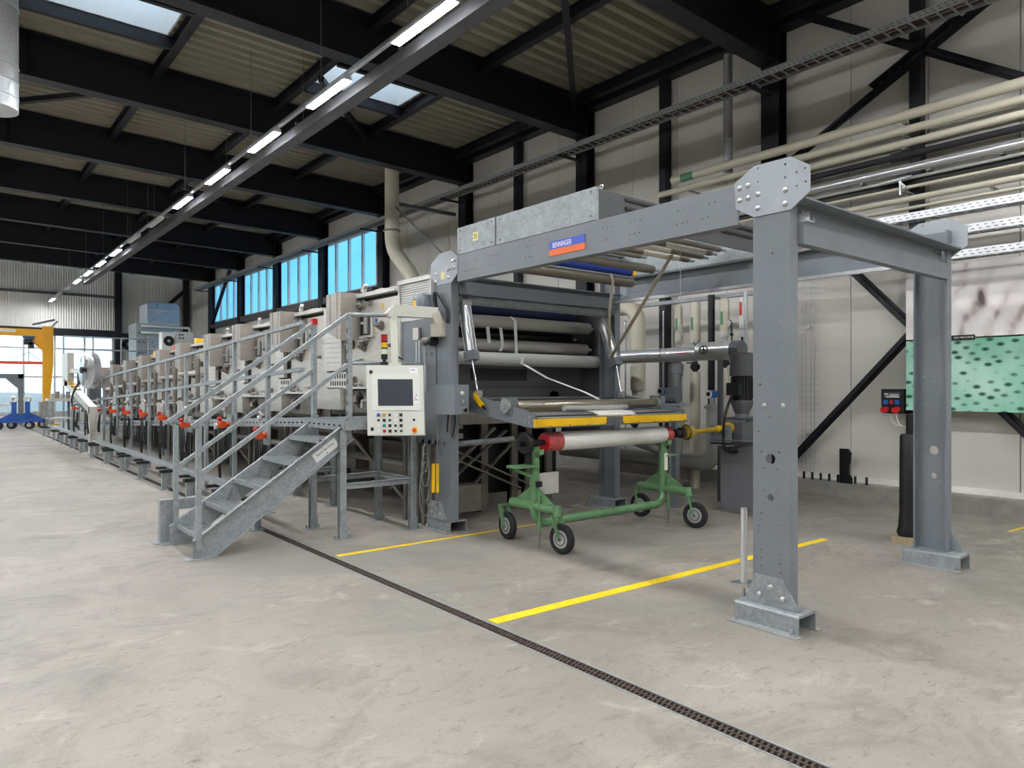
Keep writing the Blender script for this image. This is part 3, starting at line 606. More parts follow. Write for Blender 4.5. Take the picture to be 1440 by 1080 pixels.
# pneumatic cylinders
def cyl_unit(x, top, bot, tip, label):
    t = thing('pneumatic_cylinder', label, 'cylinder', (x, bot[0], bot[1]))
    a = Vector((x, top[0], top[1])); b = Vector((x, bot[0], bot[1])); c = Vector((x, tip[0], tip[1])); d = (b-a).normalized()
    part('barrel', MB().cyl(a+d*.05, b-d*.06, .055, 18), M_chrome, t)
    for off in ((.046, .046), (-.046, .046), (.046, -.046), (-.046, -.046)):
        u, w = ortho(d); part('tie_rod', MB().cyl(a+d*.02+u*off[0]+w*off[1], b-d*.02+u*off[0]+w*off[1], .006, 6), M_alu, t)
    part('end_cap', MB().bar(a, a+d*.06, .125, .125, (1, 0, 0)), M_alu, t); part('end_cap', MB().bar(b-d*.1, b, .125, .125, (1, 0, 0)), M_grey, t)
    part('piston_rod', MB().cyl(b, c, .011, 10), M_chrome, t)
    cl = part('clevis', MB().box(x-.03, x+.03, tip[0]-.035, tip[0]+.035, tip[1]-.05, tip[1]+.03).cyl((x-.05, tip[0], tip[1]), (x+.05, tip[0], tip[1]), .018, 10), M_alu, t)
    part('clevis', MB().box(x-.03, x+.03, top[0]-.03, top[0]+.03, top[1]-.01, top[1]+.07), M_greyd, t)
cyl_unit(4.6, (6.52, 2.57), (6.36, 1.90), (6.25, 1.54), 'left chrome pneumatic cylinder beside the rear gantry post')
cyl_unit(6.86, (6.58, 2.56), (6.30, 1.88), (6.22, 1.52), 'right chrome pneumatic cylinder by the stainless header pipe')
t = thing('lever_handle', 'yellow lever handle with black grip below the left cylinder', 'lever', (4.55, 6.2, 1.37))
part('arm', MB().bar((4.55, 6.235, 1.545), (4.55, 6.235, 1.49), .03, .035, (1, 0, 0)).bar((4.55, 6.24, 1.51), (4.55, 6.10, 1.40), .035, .045, (1, 0, 0)), M_yel, t); part('grip', MB().cyl((4.55, 6.10, 1.4), (4.55, 6.055, 1.365), .015, 10), M_black, t)
# swing frame with yellow guard bar
sw = thing('swing_frame', 'grey swing frame with yellow guard bar and tray above the cloth roll', 'machine frame', (5.7, 5.6, 1.2))
M_arm = mat('light_grey_paint', (160, 166, 172))
for x in (4.62, 7.0):
    part('side_arm', MB().prism([(6.58, 1.55), (6.58, 1.36), (5.42, 1.2), (5.33, 1.2), (5.33, 1.33), (5.5, 1.38)], 'x', x-.012, x+.012), M_grey, sw)
    s = MB()
    for y, z in ((5.38, 1.25), (5.38, 1.30), (5.44, 1.26)): s.cyl((x-.012, y, z), (x-.028, y, z), .012, 10)
    part('arm_bolt', s, M_alu, sw)
    part('bearing_block', MB().box(x-.03, x+.05, 5.66, 5.84, 1.33, 1.5), M_grey, sw)
    b = part('bearing_flange', MB().cyl((x-.06, 5.74, 1.41), (x-.02, 5.74, 1.41), .075, 20).cyl((x-.085, 5.74, 1.41), (x-.06, 5.74, 1.41), .03, 12), M_alu, sw)
part('cross_tube', MB().cyl((4.62, 5.95, 1.44), (7.0, 5.95, 1.44), .02, 10), M_galv, sw)
gb = part('guard_bar', MB().box(4.60, 7.0, 5.30, 5.325, 1.205, 1.285), M_yel, sw)
part('guard_lip', MB().box(4.60, 7.0, 5.28, 5.325, 1.195, 1.207), M_greyd, gb)
part('sensor_block', MB().box(5.62, 5.86, 5.285, 5.30, 1.205, 1.285).cyl((5.74, 5.285, 1.25), (5.74, 5.26, 1.25), .014, 10).cyl((5.71, 5.26, 1.24), (5.77, 5.26, 1.26), .007, 6), M_greyd, gb)
sc = MB()
for i in range(9): sc.cyl((4.8+.27*i, 5.30, 1.215), (4.8+.27*i, 5.294, 1.215), .006, 6)
part('guard_screw', sc, M_black, gb)
part('tray', MB().prism([(5.33, 1.29), (5.6, 1.33), (5.6, 1.34), (5.33, 1.30)], 'x', 4.66, 6.96), M_alu, sw)
part('tray_strip', MB().prism([(5.36, 1.302), (5.40, 1.308), (5.40, 1.316), (5.36, 1.31)], 'x', 4.7, 6.9), M_black, sw)
M_rib = mat('ribbed_steel_roller', (182, 172, 156), .3, .8, .12, 60, stretch=(5, .2, .2))
roller('draw_roller', 'bright ribbed steel draw roller above the yellow guard bar', M_rib, 5.74, 1.41, 4.72, 6.92, .052)
solo('cloth_sheet', ribbon([(5.9, 5.72, 1.36), (5.88, 5.6, 1.345), (5.86, 5.45, 1.335), (5.84, 5.34, 1.30)], .62, (1, 0, 0)), M_cloth, 'white cloth lying over the tray behind the yellow guard bar', 'cloth')
solo('core_tube', MB().lathe([(0, .02), (0, .03), (1.0, .03), (1.0, .02)], (5.25, 5.58, 1.375), (1, 0, 0), 14), M_pvcg, 'thin white tube lying on the tray under the draw roller', 'tube')
# grey control box with buttons on the rear post
jb = thing('switch_box', 'grey steel switch box with three round controls on the rear gantry post', 'switch box', (4.3, 6.2, 1.31))
part('box_body', MB().prism([(4.17, 6.53), (4.17, 6.24), (4.23, 6.16), (4.41, 6.16), (4.41, 6.42), (4.36, 6.53)], 'z', 1.315, 1.63), M_grey, jb)
for z, m_, r in ((1.54, M_white, .022), (1.455, M_alu, .02)): part('push_button', MB().cyl((4.32, 6.16, z), (4.32, 6.145, z), r, 14).cyl((4.32, 6.145, z), (4.32, 6.135, z), r*.6, 10), m_, jb)
s = part('switch_plate', MB().box(4.315, 4.395, 6.152, 6.16, 1.325, 1.40), M_alu, jb); part('rotary_knob', MB().cyl((4.355, 6.152, 1.362), (4.355, 6.13, 1.362), .018, 12).box(4.349, 4.361, 6.12, 6.13, 1.335, 1.39), M_black, s)
for i in range(4):
    part('cable_stub', MB().tube(curve3((4.25+.04*i, 6.3, 1.315), (4.24+.06*i, 6.32, 1.22), (4.3+.03*i, 6.4, 1.12-.03*i)), .008, 6), M_wire if i % 2 else M_black, jb)
# black cables on the rear post
for i, dx in enumerate((0, .03)):
    solo('cable', MB().tube(curve3((4.34-dx, 6.62, 2.35), (4.31-dx, 6.78, 2.9), (4.33, 6.44+dx, 2.45))+[Vector((4.335, 6.43+dx, 2.3))], .012, 8), M_black, ['black cable looping over the rear post, outer of the pair', 'black cable looping over the rear post, inner of the pair'][i], 'cable')
# bollard tube by the front post
t = thing('steel_bollard', 'short bare steel tube standing beside the front gantry post', 'bollard', (5.08, 3.3, 0))
part('tube', MB().cyl((4.475, 2.89, .215), (4.475, 2.89, .745), .024, 16), M_chrome, t); part('base_plate', MB().box(4.40, 4.55, 2.82, 2.96, .2, .215), M_alu, t); part('stem', MB().cyl((4.475, 2.89, 0), (4.475, 2.89, .2), .013, 10), M_alu, t)

# ================================================================ GREEN TROLLEY + CLOTH ROLL
M_green = mat('green_enamel', (100, 140, 97), .42, 0, .18, 7, .08, 40)
M_tyre = M_rub
tr = thing('roll_trolley', 'green tubular trolley on four rubber wheels carrying the cloth roll', 'trolley', (5.7, 5.45, 0))
def tube_part(name, pts, r, m, parent, n=14): return part(name, MB().tube(pts, r, n), m, parent)
XL_, XR_, YC = 4.72, 6.74, 5.45
low = [Vector((XL_, YC, .62))]+arc((XL_+.14, YC, .36), .14, 180, 270, (1, 0, 0), (0, 0, 1), 8)+arc((XR_-.14, YC, .36), .14, 270, 360, (1, 0, 0), (0, 0, 1), 8)+[Vector((XR_, YC, .62))]
tube_part('base_tube', low, .046, M_green, tr)
for x in (XL_, XR_):
    tube_part('upright', [(x, YC, .36), (x, YC, 1.0)], .05, M_green, tr)
    tube_part('axle_tube', [(x, YC-.36, .40), (x, YC+.36, .40)], .048, M_green, tr)
    for s in (1, -1): part('gusset', MB().prism([(YC+s*.04, .43), (YC+s*.32, .43), (YC+s*.04, .60)], 'x', x-.006, x+.006), M_green, tr)
    part('cradle', MB().prism([(YC-.11, .93), (YC-.05, .90), (YC+.05, .90), (YC+.11, .93), (YC+.11, .98), (YC+.07, .945), (YC-.07, .945), (YC-.11, .98)], 'x', x-.03, x+.03), M_green, tr)
part('side_shelf', MB().box(4.42, 4.72, YC-.08, YC+.08, .80, .825).bar((4.45, YC, .79), (4.68, YC, .70), .03, .03), M_green, tr)
part('side_shelf', MB().box(6.74, 6.96, YC-.06, YC+.06, .78, .80), M_green, tr)
part('number_strip', MB().box(XR_-.03, XR_+.03, YC-.053, YC-.048, .62, .82), M_white, tr)
part('latch', MB().box(4.69, 4.75, YC-.085, YC-.05, .60, .655), M_black, tr)
pt = mat('dull_plate', (186, 184, 178), .5, .3, .08, 5)
part('counterweight_plate', MB().box(4.79, 5.07, YC+.02, YC+.055, .50, .72), pt, tr)
for x in (XL_, XR_):
    pr = part('parking_rod', MB().tube([(x-.03, YC-.11, .52), (x-.03, YC-.11, .16)], .012, 8).cyl((x-.03, YC-.11, .30), (x-.03, YC-.11, .16), .018, 8), M_green, tr)
    part('rod_tip', MB().cyl((x-.03, YC-.11, .16), (x-.03, YC-.11, .005), .01, 8), M_inoxd, pr)
def wheel(cx, cy, ang, parent):
    """castor with rubber tyre; axle direction given by ang"""
    ax = Vector((math.cos(ang), math.sin(ang), 0)); c = Vector((cx, cy, .145))
    w = part('wheel', MB().lathe([(-.03, .085), (-.034, .105), (-.03, .132), (-.016, .145), (.016, .145), (.03, .132), (.034, .105), (.03, .085)], c, ax, 28), M_tyre, parent)
    part('wheel_rim', MB().lathe([(-.034, .03), (-.033, .075), (-.03, .09), (.03, .09), (.033, .075), (.034, .03)], c, ax, 28).lathe([(-.045, .022), (.045, .022)], c, ax, 14), M_alu, w)
    part('rim_groove', MB().torus(c-ax*.034, ax, .058, .006, 24, 6).torus(c+ax*.034, ax, .058, .006, 24, 6), M_greyd, w); part('hub_cap', MB().cyl(c-ax*.05, c+ax*.05, .018, 12), M_greyd, w)
    f = MB(); fw = Vector((-ax.y, ax.x, 0))
    for s in (-1, 1): f.bar(c+ax*(s*.05), Vector((cx, cy, .36))+ax*(s*.05)+fw*.07, .008, .05, ax)
    f.bar(Vector((cx, cy, .355))-ax*.056+fw*.07, Vector((cx, cy, .355))+ax*.056+fw*.07, .07, .012)
    part('fork', f, M_green, parent)
wheel(4.68, 5.0, .12, tr); wheel(4.70, 5.86, -.1, tr); wheel(6.74, 4.98, .25, tr); wheel(6.80, 5.84, .1, tr)
tube_part('castor_stem', [(4.68, 5.07, .34), (4.7, 5.09, .45)], .04, M_green, tr); tube_part('castor_stem', [(6.74, 5.07, .34), (6.74, 5.09, .45)], .04, M_green, tr)
rl = thing('cloth_roll', 'roll of white cloth wrapped in film with red ends on the green trolley', 'cloth roll', (5.75, 5.45, .92))
part('core', MB().cyl((4.50, 5.45, 1.04), (6.98, 5.45, 1.04), .03, 14), M_black, rl)
part('cloth', MB().lathe([(0, .092), (.01, .098), (.55, .099), (1.0, .097), (1.55, .099), (1.69, .098), (1.7, .092)], (5.04, 5.45, 1.04), (1, 0, 0), 28), mat('film_wrapped_cloth', (226, 224, 218), .38, 0, .05, 9, .5, 16), rl)
M_redf = mat('red_film', (176, 74, 76), .35, 0, .4, 26, .2, 40)
part('red_end', MB().lathe([(0, .04), (.0, .096), (.2, .099)], (4.85, 5.45, 1.04), (1, 0, 0), 28), M_redf, rl); part('red_end', MB().lathe([(0, .099), (.1, .099), (.1, .03)], (6.74, 5.45, 1.04), (1, 0, 0), 28), M_redf, rl)
part('red_cap', MB().cyl((4.84, 5.45, 1.04), (4.852, 5.45, 1.04), .085, 24), M_red, rl)
hw = thing('hand_wheel', 'black spoked wheel on the left end of the cloth roll core', 'hand wheel', (4.52, 5.45, .93))
part('rim', MB().lathe([(-.03, .07), (-.03, .1), (-.02, .112), (.02, .112), (.03, .1), (.03, .07)], (4.60, 5.45, 1.04), (1, 0, 0), 26), M_black, hw)
part('disc', MB().cyl((4.585, 5.45, 1.04), (4.60, 5.45, 1.04), .085, 22).torus((4.583, 5.45, 1.04), (1, 0, 0), .055, .006, 20, 6), M_greyd, hw)
part('hub', MB().cyl((4.55, 5.45, 1.04), (4.585, 5.45, 1.04), .025, 12), M_alu, hw)
part('bearing_strap', MB().box(4.63, 4.66, 5.42, 5.48, .82, .94), M_black, hw)
# yellow drive shaft
ds = thing('drive_shaft', 'worn yellow cardan drive shaft from cloth roll to gearbox', 'drive shaft', (7.5, 5.4, 1.0))
M_yw = mat('worn_yellow', (176, 142, 40), .5, 0, .3, 18)
part('coupling', MB().cyl((6.95, 5.44, 1.045), (7.14, 5.43, 1.05), .05, 16).cyl((7.05, 5.44, 1.048), (7.1, 5.43, 1.05), .066, 16), M_black, ds)
part('guard_cone', MB().lathe([(0, .05), (.02, .085), (.06, .09), (.1, .08), (.16, .045), (.2, .032)], (7.12, 5.43, 1.05), (1, -.12, .02), 20), M_yw, ds)
part('shaft_tube', MB().cyl((7.3, 5.41, 1.055), (7.72, 5.35, 1.075), .03, 16), M_yw, ds)
part('joint_ring', MB().cyl((7.68, 5.36, 1.072), (7.74, 5.35, 1.076), .042, 16), M_yel, ds); part('guard_cone', MB().lathe([(0, .03), (.05, .05), (.12, .075), (.2, .078)], (7.74, 5.35, 1.075), (1, -.12, .02), 20), M_yw, ds)
part('guard_ring', MB().torus((7.155, 5.425, 1.05), (1, -.12, 0), .088, .008, 24, 6), M_black, ds)
# motor pedestal
mp_ = thing('motor_pedestal', 'grey steel pedestal with gearbox and vertical black motor behind the front post', 'drive unit', (8.2, 5.25, 0))
part('stand', MB().box(7.98, 8.0, 5.02, 5.5, .02, .92).box(8.0, 8.4, 5.02, 5.04, .02, .92).box(8.0, 8.4, 5.48, 5.5, .02, .92).box(8.1, 8.13, 5.0, 5.03, .02, .92), mat('lilac_grey_paint', (124, 122, 128), .45, 0, .06, 3), mp_)
part('base_plate', MB().box(7.9, 8.5, 4.95, 5.58, 0, .02), M_inoxd, mp_); part('top_plate', MB().box(7.75, 8.45, 5.0, 5.52, .92, .94), M_greyd, mp_)
part('gearbox', MB().prism([(7.92, .94), (8.3, .94), (8.3, 1.17), (8.22, 1.2), (8.0, 1.2), (7.92, 1.16)], 'y', 5.14, 5.44).box(7.98, 8.34, 5.1, 5.48, 1.2, 1.215), M_greyd, mp_)
part('side_bracket', MB().box(7.76, 7.78, 5.2, 5.5, .88, 1.12).box(7.76, 8.0, 5.2, 5.5, .86, .9), M_grey, mp_)
part('bell_housing', MB().lathe([(0, .1), (.05, .085), (.18, .14), (.2, .15), (.225, .15)], (8.15, 5.29, 1.21), (0, 0, 1), 20), M_greyd, mp_)
mo = part('motor', MB().lathe([(0, .13), (.32, .13)], (8.15, 5.29, 1.435), (0, 0, 1), 24), M_black, mp_)
fi = MB()
for i in range(24):
    a = 2*PI*i/24; fi.bar((8.15+.14*math.cos(a), 5.29+.14*math.sin(a), 1.45), (8.15+.14*math.cos(a), 5.29+.14*math.sin(a), 1.74), .006, .026, (-math.sin(a), math.cos(a), 0))
part('cooling_fin', fi, M_black, mo, kind='stuff'); part('fan_cowl', MB().lathe([(0, .155), (.28, .155), (.3, .13)], (8.15, 5.29, 1.75), (0, 0, 1), 24), M_greyd, mo); part('terminal_box', MB().box(7.93, 8.02, 5.2, 5.38, 1.5, 1.66), M_black, mo)
part('motor_cable', MB().tube(curve3((7.95, 5.3, 1.5), (7.6, 5.2, 1.3), (7.75, 5.3, 1.0))+curve3((7.76, 5.3, .95), (7.72, 5.3, .75), (7.98, 5.25, .78)), .018, 8), M_black, mp_)
# second motor standing on the header bench
m2 = thing('geared_motor', 'tilted dark grey geared motor behind the yellow guard bar', 'motor', (7.65, 6.0, 0))
part('gear_case', MB().cyl((7.62, 5.9, 1.47), (7.62, 6.08, 1.47), .08, 18).box(7.55, 7.72, 5.92, 6.06, 1.46, 1.6), M_greyd, m2)
part('motor_body', MB().lathe([(0, .06), (.05, .085), (.22, .09), (.22, .1), (.36, .1), (.38, .08)], (7.64, 5.99, 1.56), (.28, .1, 1), 20), M_greyd, m2)
part('foot_bracket', MB().box(7.1, 7.78, 5.9, 6.1, 1.36, 1.39).box(7.64, 7.72, 5.96, 6.04, 0, 1.36), M_grey, m2)

# ================================================================ OPERATOR PANEL on its arm
op = thing('operator_panel', 'white operator panel with dark screen and coloured buttons on a swing arm', 'control panel', (3.80, 6.60, 1.08))
A = math.radians(-37); rgt = Vector((math.cos(A), math.sin(A), 0)); upv = Vector((0, .045, 1)).normalized(); nrm = rgt.cross(upv).normalized()  # nrm points to the viewer side
if nrm.y > 0: nrm = -nrm
C0 = Vector((3.775, 6.60, 1.465))
def pbox(mb, u0, u1, v0, v1, d0, d1):
    vs = [C0+rgt*u+upv*v+nrm*d for u, v, d in ((u0,v0,d0),(u1,v0,d0),(u1,v1,d0),(u0,v1,d0),(u0,v0,d1),(u1,v0,d1),(u1,v1,d1),(u0,v1,d1))]
    return mb.add(vs, [(0,3,2,1),(4,5,6,7),(0,1,5,4),(1,2,6,5),(2,3,7,6),(3,0,4,7)])
def pcyl(mb, u, v, d0, d1, r, n=14): return mb.cyl(C0+rgt*u+upv*v+nrm*d0, C0+rgt*u+upv*v+nrm*d1, r, n)
Wp, Hp = .30, .372
part('enclosure', pbox(MB(), -Wp, Wp, -Hp, Hp, -.12, 0), M_white, op)
part('door', pbox(MB(), -Wp+.012, Wp-.006, -Hp+.008, Hp-.008, 0, .012), M_white, op)
fr = part('screen_frame', pbox(MB(), -.242, .262, -.105, .285, .012, .022), mat('panel_light', (232, 234, 226), .4, 0, 0), op)
part('screen', pbox(MB(), -.178, .188, -.058, .222, .022, .0235), mat('screen_off', (66, 70, 78), .25, 0, .03, 2), fr)
part('frame_label', pbox(MB(), .20, .245, -.03, .07, .022, .0232), mat('paper_white', (246, 246, 246), .6, 0, 0), fr)
for (u, v, w) in ((.225, .055, .012), (.215, .03, .008), (.21, .005, .01), (.23, .005, .008)): part('label_mark', pbox(MB(), u-w, u+w, v-.004, v+.004, .0232, .0236), M_hole, fr)
part('type_plate', pbox(MB(), .155, .245, .285, .345, .012, .0135), mat('paper_white', (246, 246, 246)), op)
part('plate_print', pbox(MB(), .17, .215, .318, .324, .0135, .0138), M_hole, op)
for v in (.298, -.302): part('door_lock', pbox(MB(), -.262, -.232, v-.018, v+.018, .012, .018), M_black, op)
MB_ = {'b': M_black, 'B': mat('button_blue', (34, 82, 168), .3, 0, 0), 'Y': mat('button_amber', (222, 160, 40), .3, 0, 0), 'w': mat('button_white', (240, 240, 236), .35, 0, 0), 't': mat('button_teal', (30, 140, 130), .3, 0, 0), 'r': mat('button_red', (206, 44, 52), .3, 0, 0)}
rows = [['B', 'Y', 'o', 'w', 'b'], ['o', 'b', 'o', 'w', 'b'], ['w', 't', 'b', 'o', 'b'], ['w', 'r', 'b', 'o', 'o']]
for j, row in enumerate(rows):
    for i, k in enumerate(row):
        u = -.178+.0585*i; v = -.153-.0565*j
        if k == 'o': part('round_button', pcyl(MB(), u, v, .012, .026, .0135), M_black, op)
        else: part('square_button', pbox(MB(), u-.015, u+.015, v-.015, v+.015, .012, .024), MB_[k], op)
        if j: part('button_tag', pbox(MB(), u-.011, u+.011, v+.019, v+.028, .012, .0132), mat('paper_white', (246, 246, 246)), op)
part('key_switch', pcyl(MB(), .192, -.205, .012, .024, .014), M_black, op)
e_ = part('stop_ring', pcyl(MB(), .197, -.315, .012, .016, .032, 20), M_yel, op); part('stop_button', pcyl(pcyl(MB(), .197, -.315, .016, .03, .012), .197, -.315, .03, .045, .021, 18), mat('stop_red', (226, 72, 24), .35, 0, 0), e_)
part('side_handle', MB().tube([C0+rgt*(-.30)+upv*.0+nrm*-.06, C0+rgt*(-.36)+upv*.0+nrm*-.06, C0+rgt*(-.37)+upv*(-.08)+nrm*-.06], .014, 8), M_pvcg, op)
M_armw = mat('arm_off_white', (214, 214, 202), .4, 0, .02, 3)
part('drop_tube', MB().bar(C0+upv*.37-nrm*.06, C0+upv*.99-nrm*.06, .075, .075, rgt).bar(C0+upv*.37-nrm*.06, C0+upv*.40-nrm*.06, .13, .13, rgt), M_armw, op)
topc = C0+upv*.93-nrm*.06
part('elbow', MB().bar(topc+Vector((-.05, .02, -.04)), topc+Vector((.04, .0, .06)), .11, .11), M_armw, op)
part('boom', MB().bar(topc+Vector((-.02, 0, .03)), Vector((4.30, 6.62, 2.42)), .1, .12), M_armw, op)
part('swivel', MB().bar((4.27, 6.62, 2.42), (4.34, 6.6, 2.27), .11, .1).box(4.25, 4.36, 6.53, 6.66, 2.16, 2.3), mat('beige_casting', (190, 184, 168), .5, 0, .03, 3), op)
part('clamp_lever', MB().cyl(C0+upv*.46-nrm*.0+rgt*.04, C0+upv*.43+nrm*.0+rgt*.09, .008, 8), M_black, op)
# stack light
sl = thing('stack_light', 'red, yellow and clear stack light on a black foot above the operator panel', 'signal light', (3.72, 6.72, 1.84))
sx, sy = 3.72, 6.74
for z0, z1, m_, nm in ((1.84, 1.87, M_black, 'foot'), (1.87, 1.90, M_black, 'stem'), (1.90, 1.955, M_black, 'socket_base'), (1.955, 2.01, mat('lens_clear', (206, 222, 190), .3, 0, 0), 'clear_lens'), (2.01, 2.025, M_black, 'ring'), (2.025, 2.08, mat('lens_amber', (226, 178, 30), .3, 0, 0), 'amber_lens'), (2.08, 2.095, M_black, 'ring'), (2.095, 2.155, mat('lens_red', (168, 24, 36), .3, 0, 0), 'red_lens'), (2.155, 2.165, M_black, 'cap')):
    part(nm, MB().cyl((sx, sy, z0), (sx, sy, z1), {'foot': .045, 'stem': .018}.get(nm, .034), 16), m_, sl)
# coiled cables and yellow tag below the panel
for i in range(4):
    cx, cy = 4.05+.02*i, 6.45+.03*i
    solo('cable_coil', MB().tube([(cx+.05*math.sin(a)*(1+.3*i), cy+.03*math.sin(a), 1.0-.1*i-(.3+.06*i)*(1-math.cos(a))/2) for a in [2*PI*k/24 for k in range(25)]], .006, 6, False), M_wire, ['topmost thin grey cable loop hanging below the panel', 'second grey cable loop hanging below the panel', 'third grey cable loop hanging below the panel', 'lowest grey cable loop hanging below the panel'][i], 'cable')
yt = thing('cable_sleeve', 'pair of yellow sleeves on a hanging cable beside the rear post', 'cable sleeve', (4.17, 6.5, .5))
part('sleeve', MB().bar((4.17, 6.48, .47), (4.17, 6.48, .78), .028, .02, (0, 1, 0)), M_yel, yt); part('sleeve', MB().bar((4.21, 6.46, .47), (4.21, 6.46, .78), .024, .02, (0, 1, 0)), M_yel, yt)
part('line', MB().tube([(4.21, 6.46, 1.2), (4.21, 6.46, .45)]+curve3((4.21, 6.46, .45), (4.18, 6.45, .22), (4.1, 6.5, .36)), .006, 6), M_wire, yt)

# ================================================================ STAIR
sta = thing('steel_stair', 'short galvanised steel stair with grating treads and pipe handrails', 'stair', (2.6, 7.42, 0))
RY, LY = 7.0, 7.84
for y, s in ((RY, -1), (LY, 1)):
    poly = [(1.865, .175), (1.865, .0), (2.04, .0), (3.47, 1.05), (3.47, 1.27)]
    st = part('stringer', MB().prism(poly, 'y', y-.004, y+.004), M_galv, sta)
    mb = MB().bar((1.865, y+s*.02, .175), (3.47, y+s*.02, 1.275), .05, .01).bar((2.04, y+s*.02, .0), (3.47, y+s*.02, 1.05), .05, .01)
    part('stringer_flange', mb, M_galv, st)
    b = MB()
    for i in range(6):
        for q in (.07, .16): b.cyl((2.05+.27*i, y+s*.004, .135+.204*i+q-.05), (2.05+.27*i, y+s*.016, .135+.204*i+q-.05), .011, 8)
    part('stringer_bolt', b, M_alu, st)
    part('foot_plate', MB().box(1.80, 2.1, y-.06, y+.06, 0, .008), M_galv, sta)
nose = [(1.934, .2), (2.204, .411), (2.50, .622), (2.81, .845), (3.108, 1.06)]
for (x, z) in nose:
    tm = MB().box(x, x+.012, RY+.006, LY-.006, z-.045, z).box(x+.26, x+.27, RY+.006, LY-.006, z-.04, z)
    for k in range(9): tm.box(x+.03+.0255*k, x+.036+.0255*k, RY+.02, LY-.02, z-.028, z-.001)
    for k in range(5): tm.box(x+.01, x+.26, RY+.1+.16*k, RY+.104+.16*k, z-.028, z-.004)
    tt = part('tread', tm, M_galv, sta)
    for y in (RY+.006, LY-.012): part('tread_end', MB().prism([(x, z), (x+.27, z), (x+.27, z-.06), (x+.15, z-.14), (x, z-.05)], 'y', y, y+.006), M_galv, tt)
dv = Vector((1, 0, .685)).normalized(); dn = Vector((-.565, 0, .825))
pc = Vector((3.17, RY-.0085, .945))
npm = MB(); npm.add([pc+dv*a+dn*b+Vector((0, c, 0)) for c in (0, .003) for a, b in ((-.15, -.05), (.15, -.05), (.15, .05), (-.15, .05))], [(0,1,2,3),(7,6,5,4),(0,4,5,1),(1,5,6,2),(2,6,7,3),(3,7,4,0)])
lp = part('name_plate', npm, mat('plate_white', (222, 222, 218), .4, 0, .02, 3), sta, 'white printed plate')
text_mesh('plate_text', 'Platz für dein Namen', .034, M_black, facing(pc+Vector((0, -.001, 0))+dn*.01, dv, dn), lp, .78); text_mesh('plate_text', 'A', .03, M_black, facing(pc+Vector((0, -.001, 0))-dn*.032, dv, dn), lp)
def lprofile(p0, p1, w=.05): return MB().bar(p0, p1, w, w*.9, (1, 0, 0) if abs(Vector(p1).z-Vector(p0).z) > abs(Vector(p1).x-Vector(p0).x)+abs(Vector(p1).y-Vector(p0).y) else (0, 0, 1))
part('rail_post', lprofile((1.905, RY-.03, .10), (1.905, RY-.03, 1.25)), M_galv, sta); part('rail_post', lprofile((1.93, LY+.03, .03), (1.93, LY+.03, 1.21)), M_galv, sta)
part('handrail', MB().bar((1.85, RY-.03, 1.235), (3.42, RY-.03, 2.375), .05, .042), M_galv, sta); part('mid_rail', MB().bar((1.90, RY-.03, .775), (3.42, RY-.03, 1.85), .045, .038), M_galv, sta)
part('handrail', MB().bar((1.86, LY+.03, 1.25), (3.44, LY+.03, 2.355), .05, .042), M_galv, sta); part('mid_rail', MB().bar((1.93, LY+.03, .77), (3.43, LY+.03, 1.815), .045, .038), M_galv, sta)
part('entry_bracket', MB().box(1.80, 1.93, LY+.1, LY+.2, .0, .44).box(1.93, 2.16, LY+.12, LY+.2, .33, .44), M_galv, sta); part('foot_plate', MB().box(1.74, 1.98, LY+.06, LY+.26, 0, .008), M_galv, sta)

# ================================================================ WALKWAY
WS = .040                                              # fall of the gangway away from the stair
def wz(y): return -WS*max(0, y-7.9)
wk = thing('walkway', 'raised galvanised walkway with grating floor and two-bar railing along the machine', 'walkway', (3.8, 12, 0))
def deck(y0, y1):
    za, zc = 1.25+wz(y0), 1.25+wz(y1); t = MB()
    for x in (3.34, 4.24): part('deck_edge', MB().bar((x, y0, za-.05), (x, y1, zc-.05), .012, .1).bar((x+(.02 if x < 4 else -.02), y0, za-.1), (x+(.02 if x < 4 else -.02), y1, zc-.1), .05, .008), M_galv, wk)
    g = MB(); n = int((y1-y0)/.1)
    for i in range(14): g.bar((3.37+.064*i, y0, za-.015), (3.37+.064*i, y1, zc-.015), .006, .03)
    for i in range(n+1):
        y = y0+(y1-y0)*i/n; g.box(3.35, 4.23, y-.006, y+.006, 1.25+wz(y)-.02, 1.25+wz(y)-.004)
    part('deck_grating', g, M_galv, wk, kind='stuff')
    s = MB()
    for i in range(int((y1-y0)/.13)):
        y = y0+.08+.13*i; s.box(3.331, 3.334, y, y+.05, 1.25+wz(y)-.062, 1.25+wz(y)-.045)
    part('edge_slot', s, M_hole, wk, kind='stuff')
ys = [6.9, 7.9, 9.0, 10.3, 11.65, 12.8, 14.06, 15.45, 17.15, 18.7, 20.3, 22.6, 25.2]
for a, b_ in zip(ys[:-1], ys[1:]): deck(a, b_)
part('deck_end', MB().box(3.34, 4.24, 6.89, 6.9, 1.15, 1.25), M_galv, wk)
def wleg(x, y, top=None):
    z = (1.15+wz(y)) if top is None else top
    m = MB().box(x-.035, x+.035, y-.035, y-.029, 0, z).box(x-.035, x+.035, y+.029, y+.035, 0, z).box(x-.004, x+.004, y-.03, y+.03, 0, z)
    l = part('leg', m, M_galv, wk)
    part('leg_shoe', MB().box(x-.045, x+.045, y-.042, y-.036, 0, .15).box(x-.1, x+.1, y-.07, y+.07, 0, .008).cyl((x-.08, y, 0), (x-.08, y, .04), .008, 6).cyl((x+.08, y, 0), (x+.08, y, .04), .008, 6), M_galv, l)
for y in (6.96, 7.71): wleg(3.34, y, 1.15); 
for y in (6.95, 7.74, 9.0, 10.2, 11.7, 13.2, 14.9, 16.6, 18.4): wleg(4.19, y)
